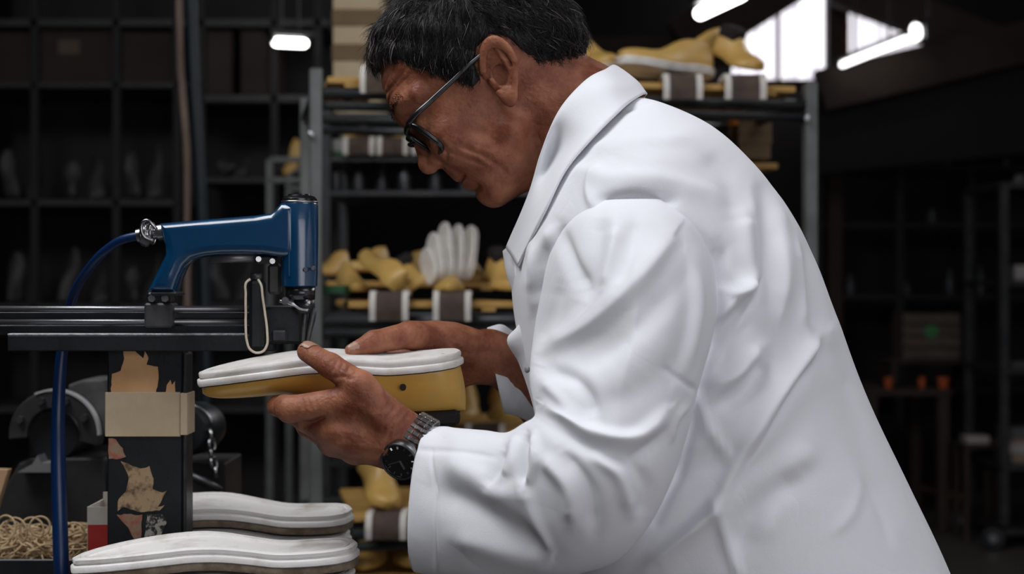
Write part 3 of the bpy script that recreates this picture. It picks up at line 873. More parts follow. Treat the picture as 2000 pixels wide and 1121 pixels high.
torso_folds = [
    ([(1410, 480), (1416, 540), (1440, 575)], -5, 10, 16), ([(1466, 556), (1435, 590), (1400, 628)], 5, 8, 16), ([(1452, 590), (1420, 640), (1396, 690)], -5, 12, 14),
    ([(1489, 375), (1500, 480), (1490, 575), (1430, 650), (1400, 710)], -5.5, 16, 18), ([(1520, 400), (1530, 510), (1520, 600)], 3, 18, 22), ([(1456, 420), (1462, 500), (1468, 550)], 4, 16, 16),
    ([(1500, 705), (1460, 765), (1405, 795)], -6, 16, 22), ([(1480, 680), (1430, 735), (1385, 750)], 4, 12, 12),
    ([(1362, 768), (1385, 830), (1424, 895)], 5, 5, 14), ([(1300, 935), (1360, 905), (1424, 880)], -6, 22, 26),
    ([(1610, 650), (1530, 760), (1455, 880), (1400, 985), (1300, 1090)], 6.5, 24, 14), ([(1600, 690), (1530, 785), (1470, 890), (1420, 980)], -5, 14, 20),
    ([(1560, 925), (1480, 1000), (1436, 1086)], -6, 26, 26), ([(1580, 870), (1520, 960), (1480, 1060)], 3.5, 26, 30),
    ([(1395, 975), (1416, 1040), (1446, 1125)], 5, 5, 12), ([(1410, 989), (1340, 1045), (1262, 1110)], 4, 10, 18),
    ([(1404, 431), (1440, 428), (1492, 430)], -.5, 3, 3), ([(1575, 470), (1590, 600), (1610, 720)], -3, 18, 18), ([(1548, 470), (1560, 600), (1580, 690)], 2.5, 14, 14),
    ([(1640, 700), (1680, 850), (1740, 1000)], -2.5, 22, 26), ([(1690, 930), (1720, 1000), (1740, 1060)], -1.2, 8, 10), ([(1680, 950), (1660, 1010), (1630, 1040)], 1.0, 10, 14),
    ([(1180, 225), (1230, 212), (1270, 200)], -2.0, 5, 5), ([(1150, 290), (1250, 275), (1340, 270)], 2.0, 12, 14), ([(1120, 330), (1180, 345), (1300, 350), (1390, 380)], 2.5, 16, 22),
    ([(1172, 390), (1240, 384), (1316, 392)], -5, 9, 9), ([(1165, 330), (1150, 372), (1160, 410)], 3.5, 8, 8), ([(1380, 300), (1420, 350), (1440, 420)], -2.5, 20, 20),
    ([(1035, 470), (1050, 540), (1040, 610)], 3, 10, 12), ([(1068, 470), (1062, 540), (1050, 580)], -3, 8, 10),
]
sleeve_folds = [
    ([(1309, 470), (1262, 535), (1203, 598), (1120, 660), (1046, 692)], 9, 14, 34), ([(1315, 560), (1240, 640), (1170, 690), (1090, 715)], -5, 26, 26),
    ([(1046, 695), (1040, 745), (1052, 792)], 5, 16, 16), ([(1072, 722), (1118, 738), (1146, 772), (1158, 815)], -7, 14, 20), ([(1060, 742), (1088, 770), (1130, 818)], 4, 10, 12),
    ([(1300, 800), (1245, 850), (1160, 845), (1072, 792)], 9, 20, 12), ([(1290, 850), (1240, 892), (1160, 880), (1090, 832)], -6, 16, 16), ([(1330, 700), (1240, 770), (1170, 790)], -3, 30, 30),
    ([(1029, 846), (1022, 890), (1026, 945)], -7, 7, 9), ([(1046, 850), (1046, 905), (1030, 948)], 5, 8, 8), ([(1008, 850), (1000, 900), (985, 930)], 5, 12, 12),
    ([(1028, 950), (1045, 1010), (1074, 1078)], 5, 10, 16), ([(1060, 890), (1110, 950), (1122, 1020)], 6, 14, 18), ([(1100, 880), (1150, 960), (1160, 1040)], -6, 16, 16),
    ([(1150, 880), (1210, 930), (1232, 1000)], 5, 14, 14), ([(1230, 900), (1262, 950), (1255, 1010)], -4, 14, 14),
    ([(850, 955), (910, 985), (985, 1025), (1075, 1085)], -6.5, 26, 30), ([(870, 900), (930, 930), (985, 965), (1010, 960)], 6, 24, 26), ([(890, 1050), (980, 1080), (1080, 1105)], 4, 20, 20),
    ([(985, 880), (975, 915), (955, 950)], -4, 10, 14), ([(844, 880), (848, 960), (850, 1050), (852, 1115)], -1.6, 3.5, 3.5), ([(800, 876), (850, 880), (930, 886), (965, 892)], -1.4, 5, 7),
    ([(1091, 440), (1114, 505), (1140, 560)], -7, 12, 16), ([(1084, 443), (1050, 510), (1038, 575)], 6, 12, 14), ([(1170, 420), (1165, 500), (1140, 590)], -5, 22, 22),
    ([(1206, 445), (1192, 505), (1180, 560)], 5, 12, 18), ([(1240, 430), (1232, 500), (1215, 560)], -3.5, 14, 16),
    ([(1300, 716), (1330, 740), (1362, 765)], -3, 6, 8), ([(1340, 500), (1350, 600), (1318, 740)], -3.5, 10, 26), ([(1366, 540), (1370, 600), (1345, 720)], 2.5, 8, 10),
    ([(1345, 790), (1322, 815), (1310, 860)], 3, 6, 8), ([(1090, 560), (1075, 620), (1060, 670)], -3, 14, 14),
]
def cloth(name, G, strokes, parent, noise=.0, seed=1):
    nu, nv = G.shape[:2]
    V = G.reshape(-1, 3); F = grid_faces(nu, nv)
    V = apply_folds(V, F, strokes, noise=noise, nscale=38, seed=seed)
    o = np_mesh(name, V, F, M['coat'], parent)
    return o
torso_folds += [([(1335, 440), (1382, 490), (1402, 545), (1402, 600), (1370, 750), (1318, 930), (1276, 1015)], -7, 14, 14), ([(1466, 380), (1486, 447), (1491, 492), (1480, 552)], 2.2, 24, 10), ([(1420, 572), (1445, 573), (1472, 554)], 6, 20, 6), ([(1476, 560), (1425, 655), (1378, 738)], 4, 7, 20),
                ([(1488, 688), (1440, 738), (1395, 775)], 4, 8, 20), ([(1598, 652), (1545, 735), (1500, 820), (1470, 880)], 4.5, 8, 22), ([(1520, 470), (1528, 560), (1516, 640)], 2.5, 16, 7), ([(1556, 480), (1566, 570), (1560, 640)], 2.2, 14, 7)]
torso_folds = [(p, d * 1.5, l, r) for p, d, l, r in torso_folds]
yoke = [st for st in sleeve_folds if max(q[0] for q in st[0]) < 1215 and min(q[1] for q in st[0]) < 480]   # folds running over the armhole seam
coat = cloth('lab_coat', loft(TORSO, 300, 320, 2.25), torso_folds + yoke, person, .0012, 3)
coat['label'] = 'white cotton lab coat'
cV = np.empty(len(coat.data.vertices) * 3, np.float32); coat.data.vertices.foreach_get('co', cV); cV = cV.reshape(-1, 3)
cV = cV[cV[:, 1] < 1.5]; cQ = pix(cV)
def snapY(x, y, off=.004):
    d = ((cQ - (x, y))**2).sum(1); k_ = np.argsort(d)[:60]
    return float(cV[k_, 1].min()) - off
for i_, prot in ((0, .004), (1, .026), (2, .046)):
    q = SLEEVE[i_]; ym = snapY((q[0] + q[2]) / 2, (q[1] + q[3]) / 2, 0)
    b_ = (.03, .065, .085)[i_]
    yc = ym - prot + b_
    SLEEVE[i_] = (q[0], q[1], q[2], q[3], yc, b_, 0, max(0, snapY(q[2], q[3], -.010) - yc))
for i_ in (3, 4):
    q = SLEEVE[i_]; SLEEVE[i_] = q[:7] + (max(0, snapY(q[2], q[3], -.012) - q[4]) * (1, .8)[i_ - 3],)
near_sleeve = cloth('sleeve', loft(SLEEVE, 330, 220, 2.15, lip=True), sleeve_folds, coat, .0012, 5)
far_sleeve = cloth('sleeve', loft(FARSLEEVE, 160, 140, 2.1, lip=True), [([(985, 650), (1000, 720), (1010, 790)], -3, 8, 8)], coat, .0015, 8)

def ribbon(rows, th, nu=40, nv=14):
    """cloth strip lofted through rows of control points, with thickness"""
    R = np.stack([spline(r, nu) for r in rows])            # (rows, nu, 3)
    k = np.linspace(0, 1, len(rows)); t = np.linspace(0, 1, nv)
    G = interp(t, k, R.reshape(len(rows), -1)).reshape(nv, nu, 3)
    return G
def strip_obj(name, G, th, parent, m):
    nv, nu = G.shape[:2]
    o = np_mesh(name, G.reshape(-1, 3), grid_faces(nv, nu, False), m, parent)
    sm = o.modifiers.new('thickness', 'SOLIDIFY'); sm.thickness = th; sm.offset = 0
    return o
def mirror_pts(pts): return [(x, y, 3.0 - Y) for x, y, Y in pts]
# collar: stand row, roll row, fall edge; from the near front round the neck to the far front
def full(row):
    near = [W(*p) for p in row]
    far = [Vector((p.x, 3.0 - p.y, p.z)) for p in near[:-1]][::-1]
    return near + far
stand = full([(1010, 470, 1.462), (1052, 372, 1.436), (1082, 282, 1.428), (1120, 222, 1.43), (1165, 190, 1.445), (1200, 178, 1.475), (1208, 178, 1.5)])
roll = full([(990, 482, 1.452), (1036, 372, 1.420), (1062, 286, 1.408), (1096, 212, 1.405), (1142, 160, 1.418), (1184, 136, 1.455), (1196, 130, 1.5)])
def sn(x, y, off=.004): return (x, y, snapY(x, y, off))
fall1 = full([sn(1000, 500, .003), sn(1048, 396, .005), sn(1082, 302, .008), (1118, 232, 1.392), (1172, 176, 1.394), (1222, 160, 1.445), (1240, 158, 1.5)])
fall2 = full([sn(1012, 520, -.004), sn(1066, 410, -.004), sn(1106, 330, -.003), sn(1160, 266, .004), (1205, 222, 1.372), (1246, 190, 1.43), (1262, 186, 1.5)])
collar = strip_obj('collar', ribbon([stand, roll, fall1, fall2], .002, 120, 26), .0022, coat, M['coat'])
# front edge with lapel corner and buttons
fr = ribbon([[W(1012, 470, 1.46), W(1008, 520, 1.44), W(1022, 600, 1.43), W(1040, 690, 1.43), W(1062, 800, 1.43), W(1080, 930, 1.43)],
             [W(984, 490, 1.475), W(990, 530, 1.47), W(1014, 605, 1.47), W(1012, 640, 1.465), W(993, 660, 1.46), W(1014, 705, 1.465), W(1044, 795, 1.47), W(1064, 930, 1.47)],
             [W(1000, 475, 1.50), W(1000, 545, 1.50), W(1012, 610, 1.50), W(1026, 690, 1.50), W(1050, 800, 1.5), W(1068, 930, 1.5)]], .002, 60, 14)
strip_obj('front_placket', fr, .0025, coat, M['coat'])
for (x, y, Yb) in ((1028, 632, 1.432), (1030, 722, 1.43)):
    p = W(x, y, Yb)
    MB().lathe([(.0005, -.0018), (.0030, -.0015), (.0034, -.0005), (.0030, .001)], p, (.75, .65, 0), 16).build('button', mat('grey button', (.25, .25, .26), .4), coat, True)

# ---------------------------------------------------------------- wristwatch
wt = bpy.data.objects.new('wristwatch', None); COL.objects.link(wt); wt.parent = person
wt['label'] = 'steel bracelet wristwatch with a dark dial'
wc = W(812, 868, 1.382); wax = (W(845, 896, 1.378) - W(770, 853, 1.385)).normalized()
wn = Vector((0, -1, 0)); wn = (wn - wax * wn.dot(wax)).normalized(); wb = wax.cross(wn)
RA, RB = .0290, .0285
def wpt(a, r=0): return wc + (wn * math.cos(a) * (RA + r) + wb * math.sin(a) * (RB + r))
up = 1 if wb.z > 0 else -1
cen_a = -up * math.radians(26)
for i in range(30):
    a = 2 * PI * i / 30
    if abs((a - cen_a + PI) % (2 * PI) - PI) < .62: continue
    n_ = (wpt(a, .01) - wpt(a)).normalized(); t_ = wax.cross(n_)
    R = Matrix((wax, t_, n_)).transposed().to_4x4(); R.translation = wpt(a, .0012)
    l = MB()
    for off_, wd_ in ((-.0064, .0055), (0, .0062), (.0064, .0055)):
        q = MB().box((off_, 0, 0), (wd_, .0046, .0028), None, .0007); l.add(q.v, q.f, R)
    l.build('bracelet_link', M['steel'], wt)
n_ = (wpt(cen_a, .01) - wpt(cen_a)).normalized()
cp = wpt(cen_a, .0)
MB().lathe([(.0005, 0), (.0185, 0), (.0198, .003), (.0198, .007), (.0186, .0095), (.0165, .0102), (.0163, .0092)], cp, n_, 32).build('case', M['steel'], wt, angle=40)
MB().lathe([(.0005, .0088), (.0164, .0088), (.0164, .0094), (.0005, .0094)], cp, n_, 28).build('dial', M['black_plastic'], wt, angle=40)
MB().lathe([(.0166, .0096), (.0188, .0096), (.0192, .0108), (.0184, .0118), (.0168, .0112)], cp, n_, 32, caps=False).build('bezel', M['dark_steel'], wt, angle=40)
h1 = MB(); tt = wax.cross(n_)
for ang, ln in ((.6, .009), (2.3, .013)):
    dv = wax * math.cos(ang) + tt * math.sin(ang); h1.tube([cp + n_ * .0099, cp + n_ * .0099 + dv * ln], .0009, 5)
for i in range(12):
    dv = wax * math.cos(i * PI / 6) + tt * math.sin(i * PI / 6); h1.tube([cp + n_ * .0098 + dv * .0125, cp + n_ * .0098 + dv * .0150], .0009, 5)
h1.build('watch_hands', M['steel'], wt)

# fingernails: patches lifted from the hand surface
def nail(hand, cen, axis, out, half_l, half_w):
    V, F = hand; N = vnormals(V, F)
    N = N * (1 if np.mean(((V - V.mean(0)) * N).sum(1)) > 0 else -1)
    cen, ax_, out = np.array(cen), np.array(Vector(axis).normalized()), np.array(Vector(out).normalized())
    sd_ = np.cross(ax_, out); D = V - cen
    e = (np.abs(D @ ax_) / half_l)**3 + (np.abs(D @ sd_) / half_w)**3
    m = (e < 1) & (N @ out > .25) & (np.abs(D @ out) < .02)
    fs = F[m[F].all(1)]
    if len(fs) == 0: return
    u, inv = np.unique(fs, return_inverse=True)
    o = np_mesh('fingernail', V[u] + N[u] * .0005, inv.reshape(-1, 4), M['nail'], person)
    sm = o.modifiers.new('t', 'SOLIDIFY'); sm.thickness = .0007; sm.offset = 0
nail(parts[2], W(692, 681, 1.446), W(680, 687, 1.448) - W(720, 668, 1.458), (-.3, -.45, .85), .0068, .0056)
nail(parts[1], W(606, 682, 1.374), W(598, 686, 1.376) - W(645, 714, 1.354), (-.35, .45, .8), .0075, .0065)

# trousers and shoes below the coat
x0 = W(1560, 1300, 1.5).x
def trous(P):
    d = None
    for y in (1.40, 1.60):
        q = sd_chain(P, [(x0, y, .90), (x0 - .03, y, .5), (x0 + .02, y, .10)], [.115, .085, .075]); d = q if d is None else smin(d, q, .03)
    return d
Vt, Ft = surface(trous, (x0 - .2, 1.2, .02), (x0 + .2, 1.8, 1.05), .012)
np_mesh('trousers', Vt, Ft, mat('dark trousers', (.02, .022, .03), .85, bump=.2, bscale=300), person)
for y in (1.40, 1.60):
    Vt, Ft = surface(lambda P: smax(sd_chain(P, [(x0 + .06, y, .05), (x0 - .05, y, .05), (x0 - .16, y, .035)], [.052, .055, .045], .02), .002 - P[2], .01), (x0 - .25, y - .1, -.02), (x0 + .15, y + .1, .15), .008)
    np_mesh('work_shoe', Vt, Ft, mat('black leather', (.012, .011, .01), .45), person)
# ---------------------------------------------------------------- shoe lasts and soles (x from toe 0 to heel 1, sole plane below, body above)
LW = ([0, .012, .04, .1, .2, .32, .45, .6, .75, .88, .95, .985, 1], [.0, .0105, .0185, .029, .0385, .043, .040, .0325, .0305, .0305, .0255, .015, 0])
LC = ([0, .05, .1, .2, .35, .42, .5, .62, .72, .85, 1], [.0090, .0070, .0055, .003, .0005, 0, .001, .005, .0085, .0085, .007])
LHT = ([0, .02, .06, .1, .2, .3, .4, .5, .6, .7, .85, .95, 1], [.009, .0125, .0165, .0185, .0215, .0235, .027, .034, .041, .045, .0475, .048, .048])
LB = ([0, .25, .5, .75, 1], [.004, .001, -.004, -.002, 0])            # sideways bend
LEN = .262
def last_mesh(hs=1.0, bare=False):
    t = (1 - np.cos(np.linspace(0, PI, 46))) / 2
    w, c, h, b = interp(t, *LW), interp(t, *LC), interp(t, *LHT) * hs, interp(t, *LB)
    w = np.maximum(w, .0004)
    n = 28; V, F = [], []
    for i in range(len(t)):
        for k in range(n):
            a = 2 * PI * k / n
            y, z = math.cos(a), math.sin(a)
            y = math.copysign(abs(y)**.7, y)
            if z < 0: zz = 0.0 + .004 * z
            else: zz = z**.75
            top = .55 if t[i] > .5 else .55 + .35 * (1 - t[i] / .5)
            wy = w[i] * (1 - (1 - top) * max(0, zz)**1.5)
            xx = t[i] * LEN + (.0035 * math.sin(max(0, zz) * PI * .8) if t[i] > .9 else 0)
            V.append((xx, b[i] + y * wy, c[i] + (zz * h[i] if zz > 0 else zz)))
    m = len(t)
    for i in range(m - 1):
        for k in range(n): F.append((i * n + k, i * n + (k + 1) % n, (i + 1) * n + (k + 1) % n, (i + 1) * n + k))
    F.append(tuple(range(n))[::-1]); F.append(tuple((m - 1) * n + k for k in range(n)))
    mb = MB(); mb.add(V, F); return mb
def sole_mesh(rings, out0=.004, bend=1.0):
    """slab along the last's sole line; rings of (outset, height below the line)"""
    t = (1 - np.cos(np.linspace(0, PI, 60))) / 2
    w, c, b = interp(t, *LW), interp(t, *LC) * bend, interp(t, *LB)
    x = t * LEN
    up = np.stack([x, b + w], 1); dn = np.stack([x, b - w], 1)[1:-1][::-1]
    O = np.concatenate([up, dn]); n = len(O)
    T = np.roll(O, -1, 0) - np.roll(O, 1, 0); T /= np.linalg.norm(T, axis=1, keepdims=True)
    N = np.stack([-T[:, 1], T[:, 0]], 1)
    if ((O - O.mean(0)) * N).sum() < 0: N = -N
    V, F = [], []
    for off_, h in rings:
        Q = O + N * off_
        cz = interp(np.clip(Q[:, 0] / LEN, 0, 1), LC[0], LC[1]) * bend
        V += [(Q[i, 0], Q[i, 1], cz[i] - h) for i in range(n)]
    for r in range(len(rings) - 1):
        for i in range(n):
            j = (i + 1) % n
            F.append((r * n + i, r * n + j, (r + 1) * n + j, (r + 1) * n + i))
    def cap(r, flip):
        for i in range(60 - 1):
            a, b_ = i, i + 1; d, e = (n - i) % n, (n - i - 1) % n
            q = [a, b_, e, d]
            if i == 0: q = [a, b_, e]
            if i == 58: q = [a, b_, d]
            q = [r * n + k for k in q]
            F.append(tuple(q if not flip else q[::-1]))
    cap(0, False); cap(len(rings) - 1, True)
    return MB().add(V, F)

def last_frame(heel, toe, roll=0.0, flip=False):
    """matrix putting the last's toe and heel at two world points"""
    toe, heel = Vector(toe), Vector(heel)
    X = (heel - toe).normalized()
    up = Vector((0, 0, 1)); Z = (up - X * up.dot(X)).normalized()
    if flip: Z = -Z
    Y = Z.cross(X)
    Mx = Matrix((X, Y, Z)).transposed().to_4x4()
    Mx = Mx @ Matrix.Rotation(roll, 4, 'X')
    Mx.translation = toe
    return Mx

MESH_LAST = last_mesh()
# the last in his hands, sole side up
fr_ = last_frame(W(897, 696, 1.447), W(394, 733, 1.447), math.radians(5), True)
fr_ = fr_ @ Matrix.Diagonal(((W(897, 696, 1.447) - W(394, 733, 1.447)).length / LEN, 1, 1, 1))
hl = thing('shoe_last', 'yellow shoe last with a white sole held sole-up in both hands', 'shoe last')
hl.matrix_world = fr_
o = MESH_LAST.build('last_body', M['yellow'], hl, True)
RINGS = [(.0005, -.0005), (.0035, -.0005), (.0042, .001), (.0042, .0052), (.0034, .0062), (.0015, .0066), (.0010, .0072), (.0020, .0080), (.0022, .0115), (.0012, .0132), (-.0015, .0136), (-.004, .0130), (-.0055, .0132), (-.013, .0136)]
so = sole_mesh(RINGS).build('sole', M['sole'], hl, angle=50)
# dark joint between last and sole, peg hole, dark comb at the bottom of the last
MB().add(*(lambda m_: (m_.v, m_.f))(sole_mesh([(.0005, -.0018), (.0022, -.0016), (.0022, -.0004), (.0005, -.0004)]))).build('joint', M['hole'], hl, True)
MB().lathe([(.0002, 0), (.0032, 0), (.0032, .003), (.0002, .003)], (.205, .0285, .0225), (0, 1, .12), 14).build('peg_hole', M['hole'], hl)
MB().box((.226, 0, .0595), (.064, .030, .016), (0, -.04, 0), .004).build('comb_plate', M['hole'], hl)

# ---------------------------------------------------------------- workbench
BZ = .945
bench = thing('workbench', 'dark workbench top under the riveting machine', 'workbench', (-.55, 1.75, 0))
M['bench'] = mat('oily dark wood', (.014, .012, .010), .7, col2=(.03, .025, .02), nscale=14, bump=.3, bscale=60)
for i in range(4):
    local_parent(MB().box((-.74, 1.40 + .22 * i, BZ - .02), (1.0, .217, .04), None, .003).build('plank', M['bench']), bench)
for x in (-1.18, -.30):
    for y in (1.36, 2.10):
        local_parent(MB().box((x, y, (BZ - .04) / 2), (.07, .07, BZ - .04), None, .003).build('leg', M['bench']), bench)

# ---------------------------------------------------------------- machine stand: post, tape, bars
PY = 1.53
def BX(x0, y0, x1, y1, Y, d, mb=None, bev=.0015):
    """box spanning pixel rectangle, front face at depth Y"""
    a, b = W(x0, y1, Y), W(x1, y0, Y)
    return (mb or MB()).box(((a.x + b.x) / 2, Y + d / 2, (a.z + b.z) / 2), (b.x - a.x, d, b.z - a.z), None, bev)
def put(mb, name, m, par, **k): return local_parent(mb.build(name, m, **k), par)
pz = W(0, 655, PY).z
st = thing('machine_stand', 'black iron post with torn tape carrying the horizontal rails', 'machine stand', (W(283, 900, PY).x, PY + .035, BZ))
p0, p1 = W(209, 0, PY).x, W(357, 0, PY).x
put(MB().box(((p0 + p1) / 2, PY + .014, (BZ + pz) / 2), (p1 - p0, .028, pz - BZ), None, .002), 'post', M['black_iron'], st)
put(BX(357, 690, 364, 1080, PY - .003, .032), 'corner_strip', M['dark_steel'], st)
put(MB().box(((p0 + p1) / 2, PY + .03, BZ + .006), (.14, .10, .012), None, .002), 'foot_plate', M['black_iron'], st)
# flat bar with a worn top edge
put(BX(14, 654, 535, 686, PY - .022, .018, bev=.0012), 'flat_bar', M['black_iron'], st)
put(BX(14, 651.5, 478, 655, PY - .022, .016, bev=.0006), 'worn_edge', mat('worn bright edge', (.52, .53, .55), .5, .3, col2=(.16, .16, .17), nscale=120, bump=.8, bscale=300), st)
# rails
for (y, r) in ((604, .0035), (629, .0032)):
    put(MB().cyl(W(-160, y, PY), W(590, y - 1, PY), r, n=12), 'rail', mat('polished rail', (.22, .22, .23), .35, .9), st, smooth=True)
put(BX(-160, 608, 560, 624, PY + .006, .02), 'back_bar', M['black_iron'], st)
put(BX(-160, 634, 580, 655, PY + .004, .02), 'lower_bar', M['black_iron'], st)
cl = put(BX(281, 592, 336, 640, PY - .014, .03, bev=.002), 'clamp_block', mat('grey casting', (.045, .047, .05), .5, .4, col2=(.09, .09, .095), nscale=50), st)
put(BX(286, 571, 332, 594, PY - .008, .022, bev=.002), 'clamp_neck', M['black_iron'], st)
put(MB().cyl(W(296, 583, PY - .02), W(296, 583, PY), .004, n=6), 'bolt', M['dark_steel'], st)
put(MB().cyl(W(322, 583, PY - .02), W(322, 583, PY), .004, n=6), 'bolt', M['dark_steel'], st)
# tape and torn paper
M['tape'] = mat('old masking tape', (.43, .33, .21), .75, col2=(.54, .43, .30), nscale=14, bump=.25, bscale=40)
M['paper'] = mat('torn kraft paper', (.50, .26, .11), .85, col2=(.62, .37, .18), nscale=16, bump=.3, bscale=60)
M['paper2'] = mat('stained label remains', (.36, .25, .14), .85, col2=(.10, .06, .035), nscale=90, bump=.4, bscale=90, ramp=(.45, .62))
M['paper3'] = mat('red label remains', (.30, .09, .055), .85, col2=(.25, .17, .11), nscale=110, ramp=(.42, .6))
M['paper4'] = mat('grey speckled label', (.33, .30, .25), .85, col2=(.015, .016, .018), nscale=150, ramp=(.45, .55))
def decal(name, pts, m, Y, th=.0008, jag=0.0, n=1):
    P = []
    for i in range(len(pts)):
        a, b = pts[i], pts[(i + 1) % len(pts)]
        k = max(1, int(math.dist(a, b) / 7)) if jag else 1
        for q in range(k):
            t = q / k; j = jag if q else 0
            P.append((a[0] + (b[0] - a[0]) * t + random.uniform(-j, j), a[1] + (b[1] - a[1]) * t + random.uniform(-j, j)))
    Q = [W(x, y, Y) for x, y in P]
    mb = MB().prism([(q.x, q.z) for q in Q], Y - th, Y)
    return put(mb, name, m, st)
put(BX(205, 766, 352, 853, PY - .0016, .031, bev=.0006), 'tape', M['tape'], st)
put(BX(352, 768, 366, 850, PY - .005, .036, bev=.0006), 'tape_fold', M['tape'], st)
decal('torn_paper', [(217, 772), (219, 730), (236, 724), (243, 700), (241, 686), (262, 684), (280, 700), (283, 686), (290, 700), (286, 712), (308, 716), (310, 735), (305, 770)], M['paper'], PY, jag=1.5)
decal('torn_paper', [(322, 772), (326, 752), (333, 742), (336, 752), (342, 744), (344, 772)], M['paper'], PY, jag=1)
decal('torn_paper', [(212, 856), (226, 858), (240, 875), (246, 892), (228, 897), (213, 896)], M['paper3'], PY, jag=1.5)
decal('torn_paper', [(236, 901), (250, 905), (275, 915), (292, 910), (300, 935), (298, 955), (318, 962), (326, 958), (318, 972), (308, 990), (322, 986), (312, 997), (290, 998), (276, 1000), (240, 990), (230, 998), (232, 975), (246, 960), (252, 935), (246, 918)], M['paper2'], PY, jag=1.5)
decal('torn_paper', [(228, 1005), (278, 1005), (276, 1050), (262, 1052), (246, 1025)], M['paper3'], PY, jag=1.5)
decal('torn_paper', [(288, 1006), (318, 1004), (326, 1020), (314, 1048), (282, 1052)], M['paper4'], PY, jag=1.5)

# lever plate with a rubber band, nozzle and wire
lv = put(BX(485, 546, 515, 684, PY - .045, .016, bev=.004), 'lever_plate', M['black_iron'], st)
put(MB().cyl(W(490, 540, PY - .04), W(511, 540, PY - .04), .004, n=12), 'lever_pin', M['dark_steel'], st, smooth=True)
band = MB().tube([Vector(p) for p in spline([W(489, 545, PY - .049), W(482, 550, PY - .05), W(480, 575, PY - .05), W(480, 610, PY - .05), W(480, 640, PY - .05), W(482, 665, PY - .05), W(488, 682, PY - .05), W(500, 689, PY - .05), W(514, 686, PY - .05), W(521, 675, PY - .05), W(522, 650, PY - .05), W(518, 615, PY - .05), W(513, 580, PY - .05), W(509, 554, PY - .049), W(504, 546, PY - .047)], 60)], .0013, 8, flat=1.0)
bo = band.build('rubber_band', mat('old rubber band', (.50, .40, .29), .5, col2=(.66, .60, .52), nscale=30), None, True, True)
tag(bo, 'tan rubber band looped around the black lever plate', 'rubber band')
put(BX(515, 600, 590, 672, PY - .03, .03, bev=.003), 'anvil_housing', M['black_iron'], st)
put(BX(530, 645, 560, 668, PY - .036, .02, bev=.002), 'anvil_jaw', M['dark_steel'], st)

# ---------------------------------------------------------------- blue pneumatic tool
TY = 1.49
rv = thing('pneumatic_riveter', 'blue enamelled pneumatic riveting tool mounted on black rails', 'pneumatic tool', tuple(W(310, 572, TY)))
def rounded_prism(pts, Y, d, r, n=6):
    """outline extruded in depth with rounded edges"""
    Q = np.array([(W(x, y, Y).x, W(x, y, Y).z) for x, y in pts]); m = len(Q)
    e = np.roll(Q, -1, 0) - Q; e /= np.linalg.norm(e, axis=1, keepdims=True)
    nr = np.stack([e[:, 1], -e[:, 0]], 1)
    area = (Q[:, 0] * np.roll(Q[:, 1], -1) - np.roll(Q[:, 0], -1) * Q[:, 1]).sum()
    if area < 0: nr = -nr
    v = nr + np.roll(nr, 1, 0); v /= (np.linalg.norm(v, axis=1, keepdims=True) + 1e-9)
    v /= np.clip((v * nr).sum(1, keepdims=True), .5, 1)
    rings = []
    for i in range(n + 1):
        a = PI / 2 * i / n; rings.append((r * (1 - math.sin(a)), -d / 2 + r * (1 - math.cos(a))))
    rings += [(i_, -y_) for i_, y_ in rings[::-1]]
    V, F = [], []
    for ins, y_ in rings:
        V += [(q[0], Y + y_, q[1]) for q in Q - v * ins]
    for k in range(len(rings) - 1):
        for i in range(m):
            j = (i + 1) % m; F.append((k * m + i, k * m + j, (k + 1) * m + j, (k + 1) * m + i))
    F.append(tuple(range(m))); F.append(tuple((len(rings) - 1) * m + i for i in range(m))[::-1])
    return MB().add(V, F)
def outline_obj(name, pts, Y, d, m, bev, par=rv):
    return local_parent(rounded_prism(pts, Y, d, bev).build(name, m, angle=30), par)
def curve_px(pts, n): return [tuple(p[:2]) for p in spline([(x, y, 0) for x, y in pts], n)]
outline_obj('handle', [(318, 437)] + [(420, 428.5), (500, 422), (532, 418), (541, 411)] + [(552, 398), (585, 398), (585, 503), (555, 503)] +
            [(520, 498), (480, 496.5), (440, 497), (405, 500), (380, 506), (365, 520), (355, 542), (346, 570)] + [(293, 570), (312, 532), (329, 497), (328, 480), (322, 462)], TY, .038, M['blue'], .0095)
hc = W(585, 480, TY); r_ = 36.5 * TY / FPX
put(MB().lathe([(r_ * .8, W(0, 561, TY).z), (r_ * .95, W(0, 558, TY).z), (r_ * .98, W(0, 530, TY).z), (r_ * 1.0, W(0, 470, TY).z), (r_ * .99, W(0, 400, TY).z), (r_ * .95, W(0, 397, TY).z), (r_ * .9, W(0, 396, TY).z)],
               (hc.x, TY, 0), (0, 0, 1), 40), 'cylinder_head', M['blue'], rv, angle=35)
put(MB().lathe([(r_ * .97, W(0, 397, TY).z), (r_ * .99, W(0, 395, TY).z), (r_ * .97, W(0, 393, TY).z)], (hc.x, TY, 0), (0, 0, 1), 40), 'gasket', M['steel'], rv, smooth=True)
put(MB().lathe([(r_ * .93, W(0, 393, TY).z), (r_ * .93, W(0, 389, TY).z), (r_ * .8, W(0, 384, TY).z), (r_ * .62, W(0, 382, TY).z), (r_ * .6, W(0, 379.5, TY).z), (r_ * .1, W(0, 379, TY).z)], (hc.x, TY, 0), (0, 0, 1), 40), 'cap', M['black_plastic'], rv, angle=40)
for (x, y) in ((598, 527), (612, 524)):
    put(MB().lathe([(.0005, -.003), (.0022, -.003), (.0026, -.001), (.0026, .002)], W(x, y, TY - .0185 + (.003 if x > 605 else 0)), (0, 1, 0), 6), 'screw', M['steel'], rv)
put(BX(562, 470, 566, 540, TY - .0185, .004, bev=.001), 'seam_rib', M['blue'], rv)
